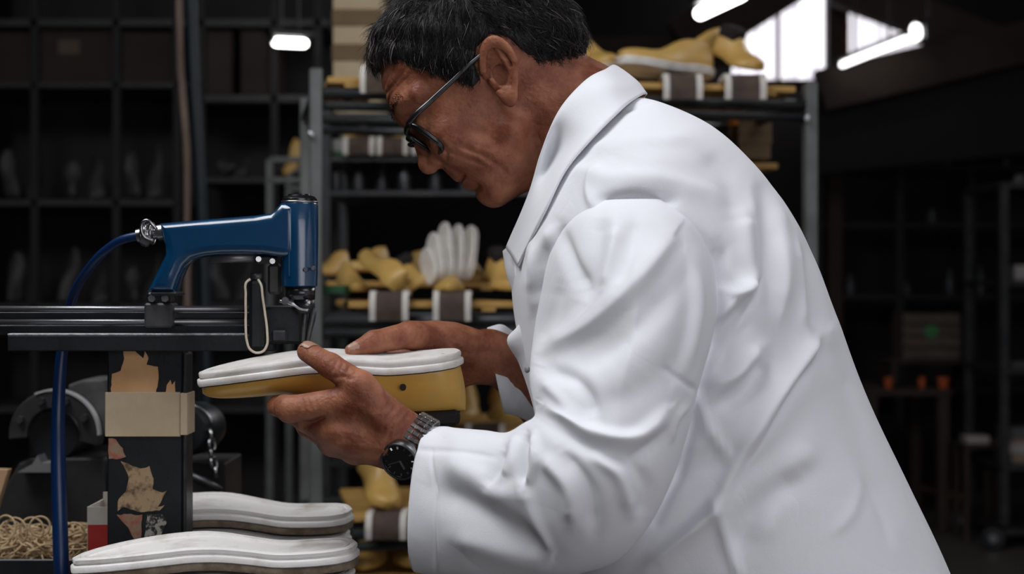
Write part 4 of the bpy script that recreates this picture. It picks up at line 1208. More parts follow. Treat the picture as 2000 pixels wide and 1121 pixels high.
# name plate remains, nose, driver guide
put(MB().lathe([(.0150, W(0, 585, TY).z), (.0158, W(0, 560, TY).z)], (hc.x + .001, TY, 0), (0, 0, 1), 24), 'nose_collar', M['black_plastic'], rv, smooth=True)
put(MB().lathe([(.008, W(0, 612, TY).z), (.011, W(0, 600, TY).z), (.011, W(0, 584, TY).z)], (hc.x + .005, TY, 0), (0, 0, 1), 20), 'nose', M['black_iron'], rv, smooth=True)
put(MB().tube([W(612, 600, TY), W(609, 625, TY), W(603, 650, TY), W(600, 672, TY)], [.004, .0036, .003, .0022], 10), 'driver', M['dark_steel'], rv, smooth=True)
put(MB().tube([W(597, 600, TY - .004), W(594, 630, TY - .004), (W(592, 668, TY - .004))], [.003, .0026, .002], 8), 'guide', M['dark_steel'], rv, smooth=True)
put(MB().tube([Vector(p) for p in spline([W(546, 588, TY - .012), W(560, 590, TY - .013), W(572, 594, TY - .013), W(584, 602, TY - .013), W(602, 606, TY - .012)], 16)], [.0018] * 4 + [.0026] * 4 + [.0016] * 8, 8), 'release_lever', M['steel'], rv, smooth=True)
put(MB().lathe([(.0005, -.004), (.004, -.004), (.0045, 0), (.004, .006)], W(558, 588, TY - .012), (0, 1, 0), 14), 'lever_pivot', M['steel'], rv)
put(MB().lathe([(.0005, -.004), (.0032, -.003), (.0032, .004)], W(601, 591, TY - .014), (0, 1, 0), 10), 'nose_bolt', M['steel'], rv)
# trigger bar below the handle
put(MB().cyl(W(412, 505, TY + .002), W(496, 503, TY + .002), .0048, n=14), 'trigger_bar', mat('dull aluminium', (.20, .20, .20), .45, .8), rv, smooth=True)
put(BX(496, 497, 540, 515, TY - .006, .014, bev=.003), 'trigger_mount', M['black_iron'], rv)
put(MB().cyl(W(505, 506, TY - .010), W(505, 506, TY), .003, n=8), 'trigger_screw', M['steel'], rv)
put(MB().cyl(W(532, 510, TY - .010), W(532, 510, TY), .003, n=8), 'trigger_screw', M['steel'], rv)
put(BX(522, 515, 548, 575, TY + .004, .014, bev=.003), 'magazine_rod', mat('dull grey rod', (.07, .07, .07), .5, .5), rv)
put(BX(293, 569, 347, 578, TY - .016, .034, bev=.002), 'foot', M['black_iron'], rv)
# hose coupling: ferrule, clip, ear
cpl = W(298, 456, TY)
dirv = (W(276, 458, TY) - W(316, 452, TY)).normalized()
put(MB().lathe([(.0085, -.013), (.0085, -.006), (.0065, -.006), (.0065, .002), (.0095, .002), (.0105, .004), (.0095, .009), (.0075, .010), (.007, .016)], cpl, dirv, 18), 'hose_coupling', M['steel'], rv, angle=35)
for k in range(3):
    c_ = cpl + dirv * (.0 + .005 * k)
    put(MB().tube([c_ + (Vector((0, 0, 1)) * math.cos(a) + Vector((0, 1, 0)) * math.sin(a)) * .0105 for a in [2 * PI * i / 20 for i in range(20)]], .0015, 6, closed=True), 'hose_clip', M['steel'], rv, smooth=True)
put(MB().tube([Vector(p) for p in spline([W(300, 470, TY - .01), W(281, 462, TY - .012), W(276, 447, TY - .012), W(279, 434, TY - .012), W(287, 430, TY - .012), (W(297, 438, TY - .012)), W(306, 448, TY - .01)], 24)], .0019, 8), 'clip_wire', M['steel'], rv, smooth=True)
put(MB().box(W(285, 470, TY - .008), (.010, .008, .012), (0, .5, 0), .002), 'clip_screw', M['dark_steel'], rv)

# air hose
HY = 1.585
hp_ = [W(280, 459, TY), W(240, 468, TY + .006), W(203, 492, TY + .02), W(170, 530, TY + .045), W(146, 570, HY - .02), W(134, 610, HY), W(125, 660, HY), W(118, 720, HY), W(114, 800, HY), W(114, 900, HY - .01), W(117, 1020, HY - .02), W(120, 1110, HY - .03)]
end = W(122, 1121, HY - .03)
hp_ += [Vector((end.x, end.y - .0, BZ + .02)), Vector((end.x - .02, end.y - .03, BZ + .011)), Vector((end.x - .12, end.y - .06, BZ + .011)), Vector((end.x - .3, end.y - .02, BZ + .011))]
hs_ = spline(hp_, 130)
ho = MB().tube([Vector(p) for p in hs_], [(.0048 + .0035 * min(1, max(0, (i - 18) / 40))) for i in range(130)], 14).build('air_hose', M['hose'], None, True, True)
tag(ho, 'blue rubber air hose curving from the tool coupling down to the bench', 'hose')

# ---------------------------------------------------------------- soles on the bench
SR = [(.000, .0), (.002, .0), (.0042, .0015), (.0042, .0062), (.003, .0075), (.0012, .008), (.0008, .009), (.0022, .010), (.0022, .0132), (.0010, .0142), (-.0020, .0146), (-.0028, .0122), (-.0046, .0122), (-.0054, .0140), (-.0085, .0140), (-.0095, .0116), (-.016, .0112)]
SOLE_TOP = sole_mesh(SR, bend=1.2)
WELT = sole_mesh([(-.002, -.0075), (.003, -.007), (.0038, -.004), (.003, .0), (-.002, .0005)], bend=1.2)
def bench_sole(toe, heel, roll, label, z=0, sole_m=None):
    fr2 = last_frame(heel, toe, roll, True)
    s = (Vector(heel) - Vector(toe)).length / LEN
    t_ = thing('rubber_sole', label, 'shoe sole', group='white rubber soles piled on the bench')
    t_.matrix_world = Matrix.Translation((0, 0, z)) @ fr2 @ Matrix.Diagonal((s, 1, 1, 1))
    a = bench_sole.a; b = bench_sole.b
    if a is None:
        a = bench_sole.a = SOLE_TOP.build('sole_slab', M['sole_dirty'], t_, angle=45)
        b = bench_sole.b = WELT.build('welt', M['sole_brown'], t_, angle=45)
    else:
        a = a.copy(); COL.objects.link(a); a.parent = t_
        b = b.copy(); COL.objects.link(b); b.parent = t_
    return t_
bench_sole.a = bench_sole.b = None
bench_sole(W(148, 1093, 1.40), W(694, 1070, 1.42), math.radians(2), 'white rubber sole, nearest one, on top of the pile before the post')
bench_sole(W(154, 1097, 1.405), W(690, 1074, 1.425), math.radians(2), 'white rubber sole directly under the topmost sole before the post', -.0240)
bench_sole(W(160, 1095, 1.405), W(684, 1076, 1.43), math.radians(1), 'third white rubber sole down in the pile before the post', -.0480)
bench_sole(W(215, 1000, 1.63), W(684, 1002, 1.64), math.radians(4), 'white rubber sole lying behind the black post, topmost there')
bench_sole(W(222, 1002, 1.635), W(680, 1004, 1.645), math.radians(4), 'white rubber sole under the one behind the black post', -.0240)
bench_sole(W(230, 1002, 1.64), W(674, 1004, 1.65), math.radians(4), 'lowest visible white rubber sole behind the black post', -.048)
# cardboard block carrying the piles
def plain(mb, name, m, label, cat, group=None, bevel=0, **k):
    return tag(mb.build(name, m, None, recenter=True, bevel=bevel, **k), label, cat, group)
M['card_dark'] = mat('brown cardboard', (.09, .06, .035), .85, col2=(.13, .09, .055), nscale=12)
zz = W(0, 1084, 1.42).z - .048 - .024
plain(MB().box((W(420, 0, 1.42).x, 1.425, (BZ + zz) / 2), (.2, .06, zz - BZ), None, .002), 'sole_block', M['card_dark'], 'brown block under the nearest pile of soles', 'block')
zz2 = W(0, 1004, 1.64).z - .048 - .024
plain(MB().box((W(500, 0, 1.65).x, 1.655, (BZ + zz2) / 2), (.16, .06, zz2 - BZ), None, .002), 'sole_block', M['card_dark'], 'brown block under the soles behind the post', 'block')

# red and white carton
rc = thing('red_carton', 'small open red and white carton behind the black post', 'carton', tuple(W(200, 1060, 1.60)))
M['red'] = mat('red printed card', (.42, .025, .018), .55, col2=(.50, .04, .03), nscale=30)
M['card_white'] = mat('cream card', (.55, .50, .43), .7, col2=(.62, .57, .5), nscale=20)
ca, cb = W(172, 1060, 1.60), W(232, 990, 1.60)
cw, chh = cb.x - ca.x, cb.z - BZ
for nm, c_, s_, mm in (('front_panel', (ca.x + cw / 2, 1.60, BZ + chh * .41), (cw, .002, chh * .82), M['red']), ('front_band', (ca.x + cw / 2, 1.60, BZ + chh * .91), (cw, .002, chh * .18), M['card_white']),
                       ('side_panel', (ca.x, 1.63, BZ + chh / 2), (.002, .06, chh), M['card_white']), ('side_panel', (cb.x, 1.63, BZ + chh / 2), (.002, .06, chh), M['red']), ('back_panel', (ca.x + cw / 2, 1.66, BZ + chh / 2 + .004), (cw, .002, chh + .008), M['card_white'])):
    put(MB().box(c_, s_), nm, mm, rc)
mbp = MB()
for i in range(5):
    mbp.lathe([(.0005, -.009), (.007, -.006), (.010, 0), (.007, .007), (.0005, .009)], Vector((cb.x - .012 + random.uniform(-.01, .01), 1.602 + random.uniform(0, .03), BZ + chh * (.72 + .09 * (i % 2)))), (random.random(), random.random(), 1), 10)
put(mbp, 'crumpled_paper', M['sole'], rc, smooth=True)

# tray of rings at the lower left
tr = thing('ring_tray', 'shallow black tray heaped with leather rings at the bench corner', 'tray', (W(60, 1100, 1.75).x, 1.78, BZ))
tz = W(0, 1092, 1.72).z
tx0, tx1 = W(-120, 0, 1.72).x, W(172, 0, 1.72).x
put(MB().box(((tx0 + tx1) / 2, 1.79, BZ + .004), (tx1 - tx0, .15, .008)), 'tray_floor', M['black_iron'], tr)
for (c_, s_) in ((((tx0 + tx1) / 2, 1.72, (BZ + tz) / 2), (tx1 - tx0, .004, tz - BZ)), (((tx0 + tx1) / 2, 1.86, (BZ + tz) / 2), (tx1 - tx0, .004, tz - BZ)), ((tx0, 1.79, (BZ + tz) / 2), (.004, .14, tz - BZ)), ((tx1, 1.79, (BZ + tz) / 2), (.004, .14, tz - BZ))):
    put(MB().box(c_, s_, None, .001), 'tray_side', M['black_iron'], tr)
M['ring'] = mat('raw leather ring', (.40, .27, .14), .7, col2=(.52, .39, .23), nscale=40)
def ring_pts(c, r, ax, n=16):
    ax = Vector(ax).normalized(); N = ax.orthogonal().normalized(); B = ax.cross(N); c = Vector(c)
    return [c + N * (math.cos(2 * PI * i / n) * r) + B * (math.sin(2 * PI * i / n) * r) for i in range(n)]
mb = MB()
for i in range(330):
    x = random.uniform(tx0 + .018, tx1 - .018); y = random.uniform(1.738, 1.842)
    hgt = tz - .012 + (random.random()**1.0) * .036 * (1 - abs(y - 1.79) * 5)
    mb.tube(ring_pts((x, y, hgt), random.uniform(.010, .015), (random.gauss(0, .6), random.gauss(0, .6), 1)), .0011, 5, closed=True)
so_ = tag(mb.build('leather_rings', M['ring'], None, True, True), 'heap of thin tan leather rings filling the black tray', 'rings', kind='stuff')
put(MB().box(((tx0 + tx1) / 2, 1.79, (BZ + tz - .012) / 2 + .004), (tx1 - tx0 - .01, .13, tz - .012 - BZ - .008)), 'tray_liner', M['card_dark'], tr)
for (x, y, r, nm) in ((12, 1030, .0145, 'leftmost upright leather ring on the heap in the tray'), (32, 1036, .016, 'upright leather ring leaning right beside the leftmost one'), (62, 1034, .0145, 'upright leather ring second from the blue hose'), (78, 1028, .012, 'upright leather ring nearest the blue hose, on its left'), (146, 1040, .0125, 'upright leather ring just right of the blue hose')):
    c_ = W(x, y, 1.75)
    ob = MB().tube(ring_pts(c_, r, (random.uniform(-.5, .5), -1, random.uniform(-.2, .2)), 24), .0013, 6, closed=True).build('leather_ring', M['ring'], None, True, True)
    tag(ob, nm, 'ring', 'upright leather rings on the heap')
# ---------------------------------------------------------------- racks
M['rack'] = mat('grey rack steel', (.11, .115, .11), .5, .3, col2=(.17, .175, .17), nscale=10, bump=.15, bscale=60)
M['rack_dark'] = mat('dark rack tube', (.035, .038, .04), .4, .5, col2=(.07, .07, .07), nscale=20)
M['tray'] = mat('ochre tray board', (.42, .24, .06), .6, col2=(.52, .31, .09), nscale=12)
M['brown_cloth'] = mat('brown felt pad', (.05, .034, .026), .9, col2=(.095, .066, .052), nscale=30, bump=.4, bscale=200)
M['white_edge'] = mat('white binding', (.55, .51, .46), .8, col2=(.66, .63, .58), nscale=20)
M['card'] = mat('kraft cardboard', (.16, .105, .052), .8, col2=(.20, .135, .07), nscale=10)
M['card_lid'] = mat('pale cardboard lid', (.50, .40, .25), .8, col2=(.56, .46, .3), nscale=10)

def at_rack(px, Yl=2.92, Yr=3.12, xl=617, xr=1582):
    """depth of the rack front at an image column"""
    t = (px - xl) / (xr - xl); return 1 / ((1 - t) / Yl + t / Yr)
rk = thing('tray_rack', 'tall grey steel rack carrying trays of yellow lasts behind the man', 'rack', (.1, 3.2, 0))
PL, PR = W(617, 0, 2.92), W(1582, 0, 3.12)
dvec = Vector((PR.x - PL.x, PR.y - PL.y, 0)); RLEN = dvec.length; dvec.normalize(); back = Vector((-dvec.y, dvec.x, 0)) * .46
ztop = W(0, 135, 2.92).z
ang = math.atan2(dvec.y, dvec.x)
for k, q in enumerate((PL, PR, Vector((PL.x, PL.y, 0)) + back, Vector((PR.x, PR.y, 0)) + back)):
    put(MB().box((q.x, q.y, ztop / 2 + .05), (.026, .03, ztop - .10), (0, 0, ang), .003), 'post', M['rack'], rk)
    put(MB().lathe([(.012, -.02), (.045, -.016), (.05, 0), (.045, .016), (.012, .02)], (q.x, q.y, .05), (0, 1, 0), 18), 'castor', M['black_iron'], rk, angle=40)
def rail(z, par, r=.011, m=None, b=0.0, n=1):
    a = Vector((PL.x, PL.y, z)) + back * b; c = Vector((PR.x, PR.y, z)) + back * b
    return put(MB().cyl(a, c, r, n=12), 'rail', m or M['rack_dark'], par, smooth=True)
LEV = [W(0, 181, 2.92).z, W(0, 627, 2.92).z, W(0, 1046, 2.92).z, W(0, 1440, 2.92).z]
for z in LEV:
    for b in (0, 1):
        rail(z, rk, .012, b=b); rail(z - .026, rk, .010, b=b)
    for q in (PL, PR):
        a = Vector((q.x, q.y, z)); put(MB().cyl(a, a + back, .011, n=10), 'side_rail', M['rack_dark'], rk, smooth=True)
for (x, y) in ((607, 262), (1576, 230)):
    put(MB().lathe([(.0005, -.004), (.006, -.003), (.006, .003)], W(x, y, 2.895 if x < 1000 else 3.09), (0, 1, 0), 10), 'bolt', M['steel'], rk)

def tray(px0, px1, py, label, group='trays on the grey rack', off=0.0, depth=.40, m=None, Yfn=at_rack):
    Ya, Yb = Yfn(px0) + off - .012, Yfn(px1) + off - .012
    a, b = W(px0, py, Ya), W(px1, py, Yb); z = a.z
    b.z = z
    t = thing('tray', label, 'tray', tuple((a + b) / 2), group)
    d = (b - a); L_ = d.length; d.normalize(); bk = Vector((-d.y, d.x, 0)); an = math.atan2(d.y, d.x)
    for i in range(4):
        w_ = depth / 4
        c = (a + b) / 2 + bk * (w_ * (i + .5))
        put(MB().box(c - Vector((0, 0, .008)), (L_, w_ * .96, .014), (0, 0, an), .002), 'board', m or M['tray'], t)
    for q in (a + d * .06, b - d * .06):
        c = q + bk * depth / 2
        put(MB().box(c - Vector((0, 0, .019)), (.03, depth, .008), (0, 0, an), .001), 'batten', m or M['tray'], t)
    return t
def pad(px0, px1, py0, py1, Y, label, group='brown felt pads over the tray edges'):
    """felt pad with white bindings draped over a tray's front edge"""
    a, b = W(px0, py0, Y), W(px1, py1, Y); w_ = b.x - a.x
    t = thing('felt_pad', label, 'pad', ((a.x + b.x) / 2, Y, a.z), group)
    def drape(x0, x1, th, name, m, up=0.0):
        prof = [(Y + .09, a.z + .002), (Y + .03, a.z + .004), (Y + .006, a.z + .002), (Y - .004, a.z - .010), (Y - .007, (a.z + b.z) / 2), (Y - .004, b.z)]
        P = spline([(0, y, z) for y, z in prof], 22)
        vs_, fs = [], []
        for i in range(22):
            tn = P[min(i + 1, 21)] - P[max(i - 1, 0)]; nn = np.array([0, tn[2], -tn[1]]); nn /= np.linalg.norm(nn)
            for x, s_ in ((x0, 1), (x1, 1), (x1, -1), (x0, -1)):
                q = P[i] - nn * (th / 2 * s_ + up); vs_.append((x, q[1], q[2]))
        for i in range(21):
            for k in range(4): fs.append((i * 4 + k, i * 4 + (k + 1) % 4, i * 4 + 4 + (k + 1) % 4, i * 4 + 4 + k))
        fs += [(3, 2, 1, 0), (84, 85, 86, 87)]
        put(MB().add(vs_, fs), name, m, t, angle=50)
    drape(a.x, b.x, .006, 'felt', M['brown_cloth'])
    drape(a.x - .002, a.x + w_ * .14, .009, 'binding', M['white_edge'])
    drape(b.x - w_ * .14, b.x + .002, .009, 'binding', M['white_edge'])
    return t

LAST_RACK = last_mesh(1.3)
lastproto = {}
def place_last(toe, heel, label, flip=False, roll=0.0, sole=False, m='yellow_pale', s=None, group='yellow lasts on the racks', collar=False):
    toe, heel = W(*toe), W(*heel)
    L_ = (heel - toe).length; k = s or 1.0
    fr2 = last_frame(heel, toe, math.radians(roll), flip)
    t = thing('shoe_last', label, 'shoe last', group=group)
    t.matrix_world = fr2 @ Matrix.Diagonal((L_ / LEN, k, k, 1))
    if m not in lastproto:
        me = LAST_RACK.build('last_body', M[m], t, True); lastproto[m] = me
    else:
        c = lastproto[m].copy(); COL.objects.link(c); c.parent = t
    if sole:
        if 'sole' not in lastproto: lastproto['sole'] = sole_mesh(RINGS).build('sole', M['sole'], t, angle=50)
        else:
            c = lastproto['sole'].copy(); COL.objects.link(c); c.parent = t
    if collar:
        if 'collar' not in lastproto: lastproto['collar'] = MB().box((.205, 0, .062), (.095, .046, .034), None, .01).build('dark_comb', M['hole'], t)
        else:
            c = lastproto['collar'].copy(); COL.objects.link(c); c.parent = t
    return t

# top level of the rack
tray(1010, 1555, 152, 'ochre tray on the top rails of the grey rack, right of the man')
tray(640, 745, 148, 'ochre tray end on the top rails by the left rack post')
pad(706, 768, 134, 182, 2.90, 'brown felt pad by his forehead, on the top rail')
pad(1297, 1370, 150, 194, 3.04, 'brown felt pad on the top rail, nearer the collar')
pad(1417, 1494, 150, 194, 3.06, 'brown felt pad on the top rail, nearest the right rack post')
place_last((1202, 130, 3.20), (1112, 122, 3.36), 'yellow last with white sole behind his nape on the top tray', sole=True, roll=-8, s=.95)
place_last((1212, 120, 3.06), (1385, 150, 3.18), 'yellow last with a white sole lying above his collar', sole=True, roll=-6, s=1.1)
place_last((1304, 116, 3.24), (1402, 94, 3.36), 'yellow last propped highest on the top tray', roll=30, s=.75)
place_last((1484, 142, 3.14), (1398, 112, 3.24), 'yellow last pointing at the window on the top tray', s=1.0, collar=True)
# stacked boxes hanging below the top level at the right
def carton(px0, py0, px1, py1, Y, d, label, group=None, lid=True, m='card', ml='card_lid', lidh=.42):
    a, b = W(px0, py1, Y), W(px1, py0, Y); h = b.z - a.z
    t = thing('carton', label, 'box', ((a.x + b.x) / 2, Y + d / 2, a.z), group)
    cx = (a.x + b.x) / 2
    put(MB().box((cx, Y + d / 2, a.z + h * .5 - (.002 if lid else 0)), (b.x - a.x - (.006 if lid else 0), d - (.006 if lid else 0), h - (.004 if lid else 0)), None, .002), 'box_body', M[m], t)
    if lid:
        put(MB().box((cx, Y + d / 2, b.z - h * lidh / 2), (b.x - a.x, d, h * lidh), None, .002), 'lid', M[ml], t)
    return t
carton(1440, 222, 1510, 262, 3.42, .2, 'cardboard box, upper one below the top tray at right', 'boxes below the top tray', ml='card')
carton(1442, 262, 1508, 310, 3.42, .2, 'cardboard box, lower one below the top tray at right', 'boxes below the top tray', ml='card')
carton(1340, 205, 1372, 240, 3.44, .2, 'small cardboard box peeping above his shoulder', None, ml='card')
plain(MB().lathe([(.0005, 0), (.010, 0), (.012, .01), (.010, .026), (.004, .030), (.0005, .031)], W(1432, 245, 3.40), (0, 0, 1), 14), 'orange_cap', mat('orange plastic', (.65, .20, .02), .4), 'orange cap beside the boxes above his shoulder', 'pot', angle=40)  # small orange plastic cap, not a glue pot
tray(1395, 1520, 316, 'brown shelf board below the boxes at the right end of the rack', off=.33, depth=.2)
# support shelf for those small things
# middle level
tray(682, 1010, 588, 'ochre tray on the middle rails, full of yellow lasts')
pad(724, 796, 576, 626, 2.92, 'brown felt pad over the middle tray, nearer the blue tool')
pad(848, 918, 576, 626, 2.94, 'brown felt pad over the middle tray, nearer the coat')
place_last((708, 500, 3.14), (768, 572, 2.97), 'yellow last leaning on the middle tray above the left felt pad', s=.8, roll=-25)
place_last((882, 571, 2.96), (868, 562, 3.17), 'yellow last on the middle tray, its toe at the right felt pad', s=.8)
place_last((800, 575, 3.00), (816, 545, 3.20), 'yellow last with a dark comb in the middle of the tray', s=.85, roll=-30, collar=True)
place_last((1004, 572, 3.00), (965, 540, 3.18), 'yellow last on the middle tray, beside the coat front', s=.9, collar=True)
place_last((702, 572, 3.05), (672, 556, 3.26), 'pale yellow last at the left end of the middle tray', s=.75)
place_last((940, 556, 3.18), (900, 540, 3.32), 'yellow last behind the white pads on the middle tray', s=.85, collar=True)
for i, (x, y) in enumerate(((716, 522), (792, 530), (640, 530), (868, 528))):
    place_last((x - 34, y + 8, 3.42), (x + 38, y + 4, 3.50), ['yellow last in the back row, second from the left', 'yellow last in the back row, third from the left', 'yellow last in the back row, leftmost', 'yellow last in the back row, rightmost'][i], s=.8)
tray(640, 1000, 548, 'ochre tray of the back row on the middle rails', off=.42, depth=.24)
plain(MB().box(W(655, 566, 2.99), (.052, .10, .018), None, .002), 'green_carton', mat('dark green card', (.012, .075, .025), .6), 'flat dark green carton at the left end of the middle tray', 'carton')
# white pads fanned on the tray
M['pad_white'] = mat('white foam', (.62, .58, .52), .75, col2=(.72, .69, .64), nscale=30)
PAD = None
for i in range(9):
    t_ = i / 8
    x0_, x1_ = 845 + 64 * t_, 826 + 98 * t_
    h_ = [492, 458, 462, 436, 448, 440, 452, 442, 446][i]; x1_ += [0, 4, -3, 3, -4, 5, 0, 6, -2][i]
    a, b = W(x0_ + 4, 548, 3.03 + .01 * i), W(x1_, h_, 3.10 + .01 * i)
    mbp = MB(); L_ = (b - a).length
    n_ = 18; pr = []
    for q in range(n_):
        an = 2 * PI * q / n_; pr.append((.028 * math.copysign(abs(math.cos(an))**.8, math.cos(an)), L_ / 2 + L_ / 2 * math.copysign(abs(math.sin(an))**.7, math.sin(an))))
    Zv = (b - a).normalized(); Yv = Vector((.75, .55, 0)); Yv = (Yv - Zv * Yv.dot(Zv)).normalized(); Xv = Yv.cross(Zv)
    R = Matrix((Xv, Yv, Zv)).transposed().to_4x4(); R.translation = a
    ob = MB().prism(pr, -.0042, .0042, R).build('foam_pad', M['pad_white'], None, recenter=True, bevel=.002)
    nm = ['leftmost', 'second from the left', 'third from the left', 'fourth from the left', 'middle', 'fourth from the right', 'third from the right', 'second from the right', 'rightmost'][i]
    tag(ob, 'white foam pad fanned upright on the middle tray, %s of nine' % nm, 'pad', 'white foam pads fanned on the tray')

# lower levels
tray(690, 1060, 1006, 'ochre tray on the lower rails beside the cuff')
pad(716, 792, 1012, 1052, 2.92, 'brown felt pad over the lower tray beside the soles')
place_last((762, 1000, 2.97), (716, 915, 3.10), 'yellow last standing on the lower tray below the watch', s=1.0, roll=6, collar=True)
place_last((712, 1118, 2.97), (730, 1050, 3.12), 'yellow last under the lower tray, left one', s=.9)
place_last((806, 1112, 2.97), (792, 1050, 3.12), 'yellow last under the lower tray, right one', s=.9)
tray(690, 1060, 1128, 'ochre tray under the lowest visible lasts', off=.02)
tray(880, 1060, 838, 'ochre tray seen between the cuffs', off=.30)
place_last((902, 828, 3.28), (914, 785, 3.42), 'yellow last between the cuffs, left one', s=.9)
place_last((988, 828, 3.28), (974, 785, 3.42), 'yellow last between the cuffs, right one', s=.9)
pad(910, 985, 838, 862, 3.24, 'brown felt pad over the tray between the cuffs')

# ---------------------------------------------------------------- second rack with shoe boxes behind
rk2 = thing('shelf_rack', 'dark steel shelf rack in the second row with shoe boxes on top', 'rack', (-.3, 4.0, 0))
def rk2x(px): return W(px, 0, 3.9).x
for x in (638, 1040):
    for y in (3.9, 4.3):
        put(MB().box((rk2x(x), y, .93), (.025, .025, 1.86), None, .002), 'post', M['rack_dark'], rk2)
for py in (222, 305, 372, 640, 900):
    z = W(0, py, 3.9).z
    put(MB().box(((rk2x(638) + rk2x(1040)) / 2, 4.1, z - .008), (rk2x(1040) - rk2x(638), .42, .016), None, .002), 'shelf', M['rack_dark'], rk2)
zb = 222
for i in range(4):
    y1_ = zb - 68 * i
    carton(648, y1_ - 67.5, 744, y1_, 3.93, .26, ['lowest', 'second lowest', 'second highest', 'highest'][i] + ' shoe box in the tall stack left of his forehead', 'stack of cardboard shoe boxes', m='card_lid', ml='card', lidh=.48)
for i, (x0_, x1_) in enumerate(((668, 722), (768, 822))):
    place_last((x0_ + 4, 258, 3.92), (x1_, 252, 4.06), 'small pale shoe with white sole on the second row, %s one' % ('left', 'right')[i], flip=True, sole=True, roll=-6, s=.85)
for i, x0_ in enumerate((686, 752, 820)):
    pad(x0_ - 14, x0_ + 44, 272, 302, 3.88, ['brown pad with white bindings, leftmost below the shoe boxes', 'brown pad with white bindings, middle one below the shoe boxes', 'brown pad with white bindings beside the nose'][i], 'pads on the second row')
plain(BX(640, 272, 670, 303, 3.92, .2), 'green_carton', mat('green and white card', (.3, .3, .28), .6, col2=(.02, .12, .04), nscale=40, stretch=(.1, .1, 1.0), ramp=(.48, .52)), 'green and white striped carton by the left rack post', 'carton')
# small dark tins on the lower shelf
for i, x in enumerate((655, 700, 745, 790, 850, 905)):
    c_ = W(x, 372, 3.95 + .02 * (i % 3))
    plain(MB().lathe([(.0005, 0), (.018, 0), (.019, .004), (.019, .045 + .01 * (i % 3)), (.012, .055 + .01 * (i % 3)), (.010, .068 + .01 * (i % 3)), (.0005, .069 + .01 * (i % 3))], c_, (0, 0, 1), 16), 'dark_bottle', M['dark_steel'],
          'small dark metal bottle on the second row shelf, %s from the left' % ['first', 'second', 'third', 'fourth', 'fifth', 'sixth'][i], 'bottle', 'dark bottles below the nose', angle=40)

# ---------------------------------------------------------------- left background shelving
sh = thing('storage_shelving', 'tall dark shelving with cartons and grey lasts along the left back', 'shelving', (-1.6, 6.0, 0))
SY = 5.9
def sx(px): return W(px, 0, SY).x
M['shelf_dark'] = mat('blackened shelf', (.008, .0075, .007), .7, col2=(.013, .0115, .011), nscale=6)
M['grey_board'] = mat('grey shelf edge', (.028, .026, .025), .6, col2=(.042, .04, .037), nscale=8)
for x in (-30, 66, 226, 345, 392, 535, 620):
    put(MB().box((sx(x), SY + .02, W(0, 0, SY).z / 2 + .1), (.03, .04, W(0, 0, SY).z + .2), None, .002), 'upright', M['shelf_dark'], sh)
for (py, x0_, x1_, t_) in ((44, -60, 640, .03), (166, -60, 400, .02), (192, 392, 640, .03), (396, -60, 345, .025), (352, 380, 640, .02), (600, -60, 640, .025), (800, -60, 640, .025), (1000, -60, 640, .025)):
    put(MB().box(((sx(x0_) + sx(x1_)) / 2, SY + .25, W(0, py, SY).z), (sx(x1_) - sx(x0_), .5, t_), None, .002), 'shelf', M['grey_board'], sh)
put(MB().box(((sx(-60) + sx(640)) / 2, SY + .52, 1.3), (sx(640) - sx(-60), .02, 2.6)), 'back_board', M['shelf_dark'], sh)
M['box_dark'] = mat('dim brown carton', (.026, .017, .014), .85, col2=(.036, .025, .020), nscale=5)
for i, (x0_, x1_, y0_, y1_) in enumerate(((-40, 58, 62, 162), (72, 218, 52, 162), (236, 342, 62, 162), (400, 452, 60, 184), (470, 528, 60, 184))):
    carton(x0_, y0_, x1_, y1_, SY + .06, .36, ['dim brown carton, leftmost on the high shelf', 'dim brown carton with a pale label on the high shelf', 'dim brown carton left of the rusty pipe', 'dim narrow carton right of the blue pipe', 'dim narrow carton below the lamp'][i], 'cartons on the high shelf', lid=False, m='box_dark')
a = W(135, 92, SY + .055); lb = plain(MB().box(a, (.09, .004, .06)), 'paper_label', mat('dull paper', (.10, .075, .05), .8), 'pale paper label stuck on a dim brown carton', 'label')
# grey lasts standing on the shelves
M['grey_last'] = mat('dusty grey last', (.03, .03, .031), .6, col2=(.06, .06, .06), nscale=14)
k = 0
ORD = ['first', 'second', 'third', 'fourth', 'fifth', 'sixth', 'seventh', 'eighth', 'ninth', 'tenth', 'eleventh', 'twelfth']
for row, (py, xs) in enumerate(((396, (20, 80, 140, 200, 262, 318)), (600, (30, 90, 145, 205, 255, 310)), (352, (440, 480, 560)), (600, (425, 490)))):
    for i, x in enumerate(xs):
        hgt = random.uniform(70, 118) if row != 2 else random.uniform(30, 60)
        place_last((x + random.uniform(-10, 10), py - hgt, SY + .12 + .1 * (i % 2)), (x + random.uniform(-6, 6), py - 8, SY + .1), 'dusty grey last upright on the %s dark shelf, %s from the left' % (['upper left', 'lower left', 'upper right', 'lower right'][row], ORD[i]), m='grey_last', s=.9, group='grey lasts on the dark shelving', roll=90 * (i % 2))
# metal frame between shelving and rack
fr3 = thing('low_frame', 'pale grey tubular frame standing left of the tall rack', 'frame', (W(560, 0, 4.6).x, 4.7, 0))
fa, fb = W(527, 312, 4.6), W(640, 312, 4.6)
for x in (fa.x, fb.x):
    for y in (4.6, 5.0):
        put(MB().box((x, y, fa.z / 2), (.022, .022, fa.z), None, .002), 'leg', M['rack'], fr3)
for y in (4.6, 5.0):
    for py in (312, 352, 800):
        z = W(0, py, 4.6).z
        put(MB().box(((fa.x + fb.x) / 2, y, z), (fb.x - fa.x, .022, .018), None, .002), 'crossbar', M['rack'], fr3)
place_last((560, 345, 4.72), (590, 285, 4.78), 'tan last leaning on the low grey frame', m='yellow_pale', s=.6)

